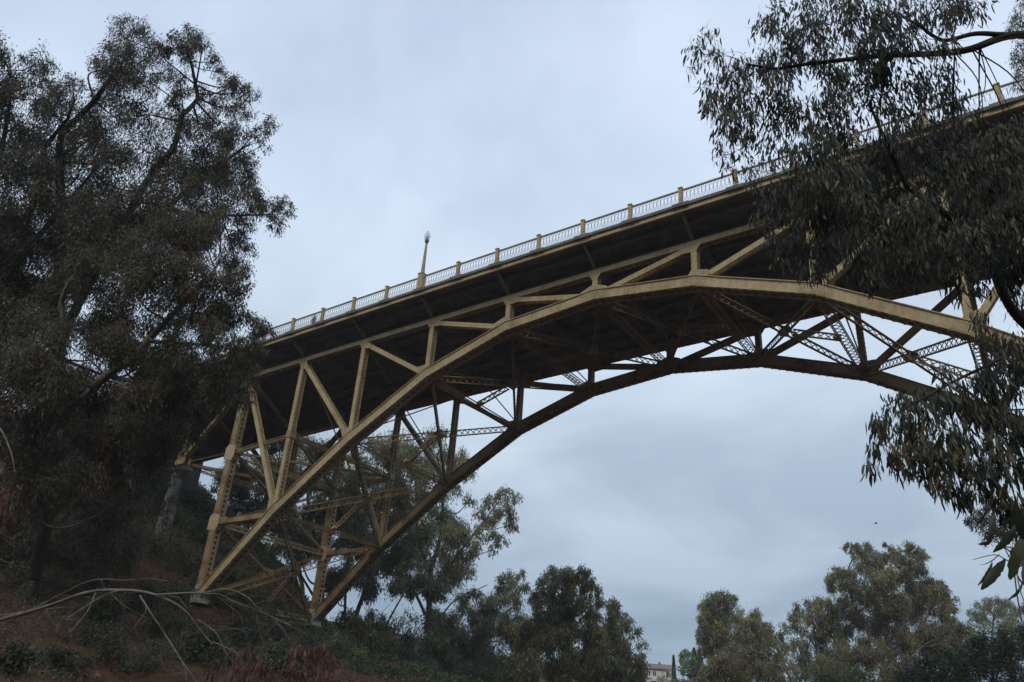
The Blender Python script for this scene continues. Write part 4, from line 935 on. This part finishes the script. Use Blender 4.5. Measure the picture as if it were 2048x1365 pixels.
# --- dead pale branch in the left foreground with red brown leaves
px_tree('bare_tree', 'bleached bare branches with red brown dead leaves hanging low across the left foreground', [
    (((-420, 1560, 9), (-330, 1400, 9), (-180, 1290, 8.6), (0, 1240, 8.2), (90, 1215, 8), (170, 1186, 7.8), (230, 1181, 7.7), (310, 1190, 7.6), (365, 1218, 7.5), (395, 1255, 7.5), (425, 1290, 7.4)), (.030, .005), 0),
    (((0, 1240, 8.2), (60, 1220, 8.3), (120, 1190, 8.4), (185, 1161, 8.4), (250, 1161, 8.4), (290, 1158, 8.4), (335, 1162, 8.4)), (.007, .0035), 0),
    (((310, 1190, 7.6), (380, 1186, 7.4), (410, 1186, 7.3), (450, 1179, 7.2), (490, 1192, 7.2), (515, 1215, 7.1), (545, 1235, 7.1), (580, 1250, 7)), (.009, .003), 0),
    (((410, 1188, 7.3), (440, 1190, 7.2), (470, 1205, 7.2), (500, 1215, 7.2), (545, 1235, 7.2), (600, 1262, 7.2)), (.006, .0025), 0),
    (((280, 1192, 7.6), (300, 1225, 7.5), (330, 1270, 7.5), (365, 1325, 7.4), (395, 1370, 7.4), (420, 1420, 7.4)), (.009, .006), 0),
    (((0, 1232, 8.2), (50, 1224, 8.2), (130, 1215, 8), (150, 1216, 8)), (.009, .003), 0),
    (((370, 1225, 7.5), (375, 1255, 7.5), (368, 1290, 7.5), (370, 1320, 7.5)), (.008, .003), 0),
    (((395, 1240, 7.5), (430, 1265, 7.4), (445, 1290, 7.4), (455, 1310, 7.4)), (.008, .003), 0),
    (((425, 1285, 7.4), (440, 1290, 7.4), (470, 1305, 7.3), (495, 1330, 7.3)), (.006, .0025), 0),
    (((510, 1212, 7.1), (515, 1240, 7.1), (520, 1270, 7.1), (527, 1285, 7.1)), (.006, .003), 0),
    (((545, 1238, 7.1), (570, 1262, 7.1), (575, 1280, 7.1)), (.005, .003), 0)],
    [(500, 1310, 24, .7), (470, 1335, 26, .8), (530, 1335, 28, .9), (500, 1355, 26, .9), (650, 1300, 24, .8), (590, 1285, 22, .8), (610, 1310, 30, 1), (640, 1340, 34, 1), (590, 1345, 30, 1), (670, 1320, 24, .7), (560, 1360, 30, .8), (130, 1240, 14, .5), (140, 1265, 12, .4), (435, 1320, 20, .5), (440, 1350, 24, .4), (620, 1370, 34, 1)],
    7.3, 62, .075, .015, [0, .06, .12, 0, 0, .02, .8], M['twig'], 30, wob=.25, twigs=7, droop=1.3, curve=True, cat='tree', sub=7, twig=.003, lift=0, crown='dead_leaves', jd=.04)
px_tree('bare_tree', 'hanging twigs of red brown dead leaves at the far left edge of the view', [
    (((-300, 1500, 11), (-240, 1200, 11), (-150, 950, 11), (-80, 840, 11), (-10, 850, 10.8), (20, 900, 10.6), (30, 945, 10.5)), (.035, .005), 0)],
    [(0, 960, 24, 1), (20, 990, 18, 1), (-10, 1010, 26, 1), (15, 1030, 16, .7), (-30, 950, 30), (5, 930, 16, .6)],
    10.8, 26, .11, .022, [0, .1, .2, 0, 0, .05, .65], M['twig'], 31, wob=0, droop=1.2, curve=True, sub=7, twig=.004, lift=0, crown='dead_leaves')

# --- hillside shrubs, ground cover
bl = [(190, 1290, 34, 'rounded dark shrub on the slope under the forked dead branch'), (270, 1335, 40, 'dark shrub at the lower left between soil patches'), (110, 1330, 26, 'small shrub low on the left soil slope'), (200, 1235, 30, 'shrub behind the thick pale dead branch'),
      (330, 1270, 36, 'shrub below the fork of the dead branches'), (60, 1180, 34, 'shrub at the left edge below the leaning trunk'), (150, 1120, 40, 'dark bush under the left trees'), (240, 1120, 40, 'dark bush right of the bush under the left trees'), (360, 1130, 34, 'bush left of the near bridge footing'),
      (470, 1280, 34, 'dark bush below the near bridge footing'), (560, 1270, 36, 'green bush between the two arch feet'), (620, 1310, 34, 'bush at the foot of the far arch'), (540, 1330, 34, 'bush behind the red brown leaves'), (330, 1190, 30, 'low bush left of the arch foot'), (20, 1330, 24, 'yellowish tuft at the bottom left edge'),
      (420, 1080, 30, 'green bush behind the near bridge tower'), (100, 1050, 50, 'large shadowed bush high on the left bank'), (220, 1040, 40, 'shadowed bush beside the approach pier'), (0, 1110, 40, 'bush at the left edge between the trunks'),
      (300, 1090, 40, 'shadowed bush left of the near tower base'), (180, 1180, 34, 'shadowed bush touching the upper thin dead twig'), (290, 1210, 30, 'bush crossed by the thickest dead branch'), (400, 1190, 24, 'small bush right beside the near arch foot'),
      (350, 1050, 30, 'bush at the foot of the near approach pier'), (30, 1060, 44, 'tall dark bush under the hanging red leaves'), (430, 1140, 26, 'green bush inside the near tower legs'), (500, 1220, 30, 'bush below the tower cross strut'), (420, 1310, 34, 'bush beneath the tips of the dead branch')]
def ray_ground(px, py):
    d_ = RC[2] + RC[0] * (px - 1024) / FPX + RC[1] * (py - 682.5) / FPX
    for s_ in np.arange(12, 220, .5):
        p = CAM + d_ * s_
        if p[2] < float(ground(p[0], p[1])): return p, s_
    return None, None
for i, (px, py, rp, lab) in enumerate(bl):
    p, s_ = ray_ground(px, py + rp * .55)
    if p is None: p, s_ = ray_ground(px, py + rp * 1.2)
    if p is None: continue
    r = np.random.default_rng(100 + i); r3 = rp * 1.5 * s_ / FPX
    th_ = thing('bush', tuple(p), lab, 'bush', 'bushes scattered over the left bank')
    st = Acc(); lf = Acc()
    for j in range(7):
        e = p + np.array([r.normal() * .5, r.normal() * .5, r.uniform(.35, .9)]) * r3
        st.tube(spline([p - [0, 0, .2], (p + e) / 2 + r.normal(size=3) * r3 * .1, e], 4), np.linspace(.04, .012, 9), 4)
        clump(lf, None, e, r3 * .55, int(750), .16 if s_ > 35 else .11, .06 if s_ > 35 else .04, [.3, .15, .05, .35, .15 if py < 1300 or px > 400 else .05, 0, 0], r, sub=8, droop=.2)
    build('stems', st, M['barkd'], th_, True); build('foliage', lf, LM, th_)

def scatter(name, lab, n, box, cond, ln, wd, probs, h, seed, up=.3, ms=LM):
    r = np.random.default_rng(seed); lf = Acc()
    ncl = n // 60; cx = r.uniform(box[0], box[1], ncl); cy = r.uniform(box[2], box[3], ncl); ok = cond(cx, cy); cx, cy = cx[ok], cy[ok]
    k = r.integers(0, len(cx), n); hs = r.uniform(.3, 1, len(cx)) * h; rr = r.uniform(.4, 1.3, len(cx))
    x = cx[k] + r.normal(size=n) * rr[k] * .6; y = cy[k] + r.normal(size=n) * rr[k] * .6
    z = ground(x, y) + r.random(n) ** 1.5 * hs[k]
    D = unit(r.normal(size=(n, 3))) + np.array([0, 0, up])
    tone = r.choice(len(probs), len(cx), p=np.array(probs) / sum(probs))
    leaves(lf, np.stack([x, y, z], -1), D, ln, wd, tone[k], r)
    tag(build(name, lf, ms), lab, 'plants', kind='stuff')
scatter('ground_cover', 'dense dark green ivy and weeds covering the bank behind the arch feet', 150000, (-62, -12, 2, 62), lambda x, y: (x + .95 * np.clip(y - 15, 0, 90) < -14), .2, .11, [.15, .1, 0, .2, .55, 0, 0], .55, 40)
scatter('undergrowth', 'patchy dry undergrowth over the soil of the left slope', 170000, (-60, 8, -42, 3), lambda x, y: ((x < -8) | (y > -24) | (np.sin(x * 1.3) > .3)) & ((np.sin(x * .35 + y * .2) + np.sin(y * .5 - x * .15)) > -.5), .13, .045, [.25, .25, .3, .15, .05, 0, .1], .8, 41)
scatter('leaf_litter', 'fallen brown leaves and twigs on the soil', 30000, (-50, 10, -40, 0), lambda x, y: x > -99, .12, .03, [0, .1, .5, 0, 0, .1, .3], .02, 42, up=0)
scatter('grass', 'short yellow green grass at the bottom left', 26000, (-14, 8, -38, -22), lambda x, y: (np.sin(x * .8 + 1) + np.sin(y * .9 - x * .3)) > .3, .16, .012, [.1, .5, .1, 0, .3, 0, 0], .05, 43, up=2)

# --- brown wreath of dry stalks seen through the railing
c_ = np.array([-3.72 * P + .35, YR + .2, g(-3.7) + 2.55]); r = np.random.default_rng(77)
th_ = thing('dry_bouquet', (c_[0], c_[1], c_[2] - .5), 'brown bundle of dry stalks standing behind the railing left of the lamp', 'bouquet')
a = Acc(); s_ = Acc()
n = 700; P0 = c_ + r.normal(size=(n, 3)) * np.array([.13, .05, .24]); P0[:, 2] = np.clip(P0[:, 2], c_[2] - .5, c_[2] + .45)
leaves(a, P0, unit(r.normal(size=(n, 3))) + [0, 0, .8], .10, .03, r.choice([1, 2, 5], n), r)
for j in range(9): s_.tube([c_ + [r.normal() * .06, 0, -.52], c_ + [r.normal() * .13, r.normal() * .05, .2]], [.008, .005], 4)
build('stalks', s_, M['barkd'], th_); build('dry_leaves', a, LM, th_)

# ---------------------------------------------------------------- house, cypress and garden far behind
def frame_at(px, py, d):
    o_ = at(px, py, d); rt = unit(np.array([RC[0][0], RC[0][1], 0])); fw = np.array([-rt[1], rt[0], 0]); return o_, rt, fw
def hb(a, o_, rt, fw, x0, x1, y0_, y1_, z0, z1):
    q = lambda x, y, z: o_ + rt * x + fw * y + np.array([0, 0, z])
    a.hexa([q(x0, y0_, z0), q(x1, y0_, z0), q(x1, y1_, z0), q(x0, y1_, z0), q(x0, y0_, z1), q(x1, y0_, z1), q(x1, y1_, z1), q(x0, y1_, z1)])
D_ = 190; o_, rt, fw = frame_at(1300, 1338, D_)
gz = float(ground(o_[0], o_[1])); zb = min(gz, o_[2] - 6) - o_[2] - 1
house = thing('house', tuple(o_ + [0, 0, zb]), 'pale stucco house with a low red tiled roof on the far slope', 'house')
q = lambda x, y, z: o_ + rt * x + fw * y + np.array([0, 0, z])
a = Acc(); hb(a, o_, rt, fw, -1.2, 5.4, 0, 7, zb, 0); hb(a, o_, rt, fw, -4.0, -1.2, -1.5, 6, zb, -.2)
a.add([q(-4.0, -1.5, -.2), q(-1.2, -1.5, -.2), q(-2.6, -1.5, .75)], [[0, 1, 2]])
build('wall', a, M['wall'], house)
a = Acc()
a.hexa([q(-1.4, -.5, 0), q(5.7, -.5, 0), q(5.7, 3.5, 1.35), q(-1.4, 3.5, 1.35), q(-1.4, -.5, .16), q(5.7, -.5, .16), q(5.7, 3.5, 1.5), q(-1.4, 3.5, 1.5)])
a.hexa([q(-1.4, 3.5, 1.35), q(5.7, 3.5, 1.35), q(5.7, 7.5, 0), q(-1.4, 7.5, 0), q(-1.4, 3.5, 1.5), q(5.7, 3.5, 1.5), q(5.7, 7.5, .16), q(-1.4, 7.5, .16)])
for s_ in (-1, 1):
    a.hexa([q(-2.6, -1.8, .8), q(-2.6, 6, .8), q(-2.6 + s_ * 1.7, 6, -.32), q(-2.6 + s_ * 1.7, -1.8, -.32), q(-2.6, -1.8, .93), q(-2.6, 6, .93), q(-2.6 + s_ * 1.7, 6, -.19), q(-2.6 + s_ * 1.7, -1.8, -.19)])
rf = build('roof', a, M['tile'], house)
a = Acc(); hb(a, o_, rt, fw, 2.6, 3.1, 3.2, 3.8, 1.2, 1.9); build('chimney', a, M['tile'], rf)
for x0 in (-.75, -.30, .65, 1.1, 3.9):
    w_ = .30 if x0 < 3 else .45
    a = Acc(); hb(a, o_, rt, fw, x0, x0 + w_, -.05, .02, -1.5, -.45); wn = build('window', a, M['frame'], house)
    a = Acc(); hb(a, o_, rt, fw, x0 + .05, x0 + w_ - .05, -.07, -.052, -1.42, -.53); build('pane', a, M['pane'], wn)
a = Acc(); hb(a, o_, rt, fw, .2, 1.6, -.12, -.01, -4.2, -2.6); build('door', a, M['frame'], house)
# cypress
def cone_tree(name, lab, px, pyt, pyb, d, rm, probs, seed, n=2500, cat='tree'):
    r = np.random.default_rng(seed); tp = at(px, pyt, d); bt = at(px, pyb, d); base = np.array([tp[0], tp[1], min(float(ground(tp[0], tp[1])), bt[2] - 2)])
    th_ = thing(name, tuple(base), lab, cat)
    a = Acc(); a.tube([base, [tp[0], tp[1], tp[2] - .5]], [.18, .03], 6); build('trunk', a, M['barkd'], th_, True)
    u = r.random(n); H = tp[2] - bt[2] + 2; z = tp[2] - u * H; rad = rm * (u ** .7) * np.minimum(1, (1.15 - u) * 4) * np.sqrt(r.random(n)); an = r.random(n) * 6.283
    pos = np.stack([tp[0] + rad * np.cos(an), tp[1] + rad * np.sin(an), z], -1); a = Acc()
    leaves(a, pos, np.stack([np.cos(an) * .3, np.sin(an) * .3, np.ones(n)], -1), .5, .2, r.choice(len(probs), n, p=np.array(probs) / sum(probs)), r); build('crown', a, LM, th_)
cone_tree('cypress_tree', 'very slim dark cypress standing right of the pale house', 1347, 1315, 1358, 180, .55, [.1, 0, 0, .9, 0, 0, 0], 60)
px_tree('garden_tree', 'rounded bright green tree right of the slim cypress', [(((1376, 1380, 175), (1374, 1320, 175)), (.3, .1), 0)],
    [(1370, 1303, 7), (1366, 1314, 9), (1378, 1310, 9), (1370, 1326, 11), (1384, 1322, 10), (1366, 1340, 10), (1380, 1338, 12)], 175, 2.2, .45, .2, [.1, .1, 0, .1, .7, 0, 0], M['barkd'], 61, droop=.2, sub=8)
cone_tree('garden_tree', 'pointed green tree between the bright tree and the terrace', 1388, 1300, 1350, 178, 1.6, [.1, .1, 0, .2, .6, 0, 0], 62, 2500)
cone_tree('garden_tree', 'second pointed green tree closest to the tall gum tree', 1399, 1303, 1350, 178, 1.4, [.1, .2, 0, .1, .6, 0, 0], 63, 2500)
px_tree('hedge', 'clipped grey green hedge along the garden below the cypress', [(((1370, 1400, 165), (1370, 1366, 165)), (.2, .1), 0)],
    [(x_, 1363, 6) for x_ in range(1345, 1412, 7)], 165, 2.0, .35, .15, [.5, .1, 0, .4, 0, 0, 0], M['barkd'], 64, droop=.1, cat='hedge', sub=8, crown='foliage', lift=0, jd=.0)
px_tree('bush', 'pale olive bush in front of the house wall', [(((1325, 1400, 160), (1325, 1360, 160)), (.15, .05), 0)],
    [(1328, 1358, 10, .8), (1338, 1348, 8, .8), (1318, 1362, 9, .8), (1350, 1340, 6, .5)], 160, 2.2, .35, .12, [.2, .6, 0, 0, .2, 0, 0], M['barkd'], 65, droop=.2, cat='bush', sub=8, crown='foliage', lift=0)
o2, rt, fw = frame_at(1390, 1356, 172); gz = float(ground(o2[0], o2[1]))
pg = thing('garden_pergola', tuple(o2 + [0, 0, -4]), 'dark timber pergola on pale walls at the far garden terrace', 'pergola')
a = Acc(); hb(a, o2, rt, fw, -1.4, 2.6, 0, 3, .35, .6); hb(a, o2, rt, fw, -1.5, 2.7, -.3, 3.3, .601, .72)
for x_ in (-1.3, 0, 1.3, 2.4): hb(a, o2, rt, fw, x_, x_ + .15, .05, .2, -.3, .349)
build('frame', a, M['wood'], pg)
a = Acc(); hb(a, o2, rt, fw, -1.4, -.8, .3, .8, min(gz - o2[2], -4), -.301); hb(a, o2, rt, fw, -.6, 2.5, .3, .8, min(gz - o2[2], -4), -.32); build('wall', a, M['wall'], pg)
o3, rt, fw = frame_at(1388, 1337, 176)
a = Acc(); hb(a, o3, rt, fw, -.35, .35, 0, .7, -3, .45); hb(a, o3, rt, fw, -.45, .45, -.1, .8, .45, .55)
tag(build('chimney_stack', a, M['tile']), 'red brick chimney stack above the garden pergola', 'chimney')

# bird
c_ = at(1752, 1047, 70); r_, f_ = unit(np.array([RC[0][0], RC[0][1], 0])), np.array([0, 0, 1.])
a = Acc(); a.tube(spline([c_ - r_ * .13, c_ - r_ * .05, c_ + r_ * .06, c_ + r_ * .12], 4), np.array([.006, .02, .035, .045, .05, .052, .05, .048, .045, .04, .035, .025, .008]), 7)
fwv = np.cross(f_, r_)
for s_ in (-1, 1):
    w0 = c_ + r_ * .05; w1 = c_ - r_ * .05
    a.hexa([w1 + f_ * .0, w0 + f_ * .0, w0 + fwv * s_ * .15 + f_ * .06 - r_ * .01, w1 + fwv * s_ * .15 + f_ * .06 - r_ * .03,
            w1 + f_ * .012, w0 + f_ * .012, w0 + fwv * s_ * .15 + f_ * .068 - r_ * .01, w1 + fwv * s_ * .15 + f_ * .068 - r_ * .03])
    a.hexa([w1 + fwv * s_ * .15 + f_ * .06 - r_ * .03, w0 + fwv * s_ * .15 + f_ * .06 - r_ * .01, c_ + fwv * s_ * .32 + f_ * .02 - r_ * .05, c_ + fwv * s_ * .32 + f_ * .02 - r_ * .07,
            w1 + fwv * s_ * .15 + f_ * .068 - r_ * .03, w0 + fwv * s_ * .15 + f_ * .068 - r_ * .01, c_ + fwv * s_ * .32 + f_ * .024 - r_ * .05, c_ + fwv * s_ * .32 + f_ * .024 - r_ * .07])
tag(build('bird', a, M['bird']), 'small dark bird gliding in the sky above the right background trees', 'bird')
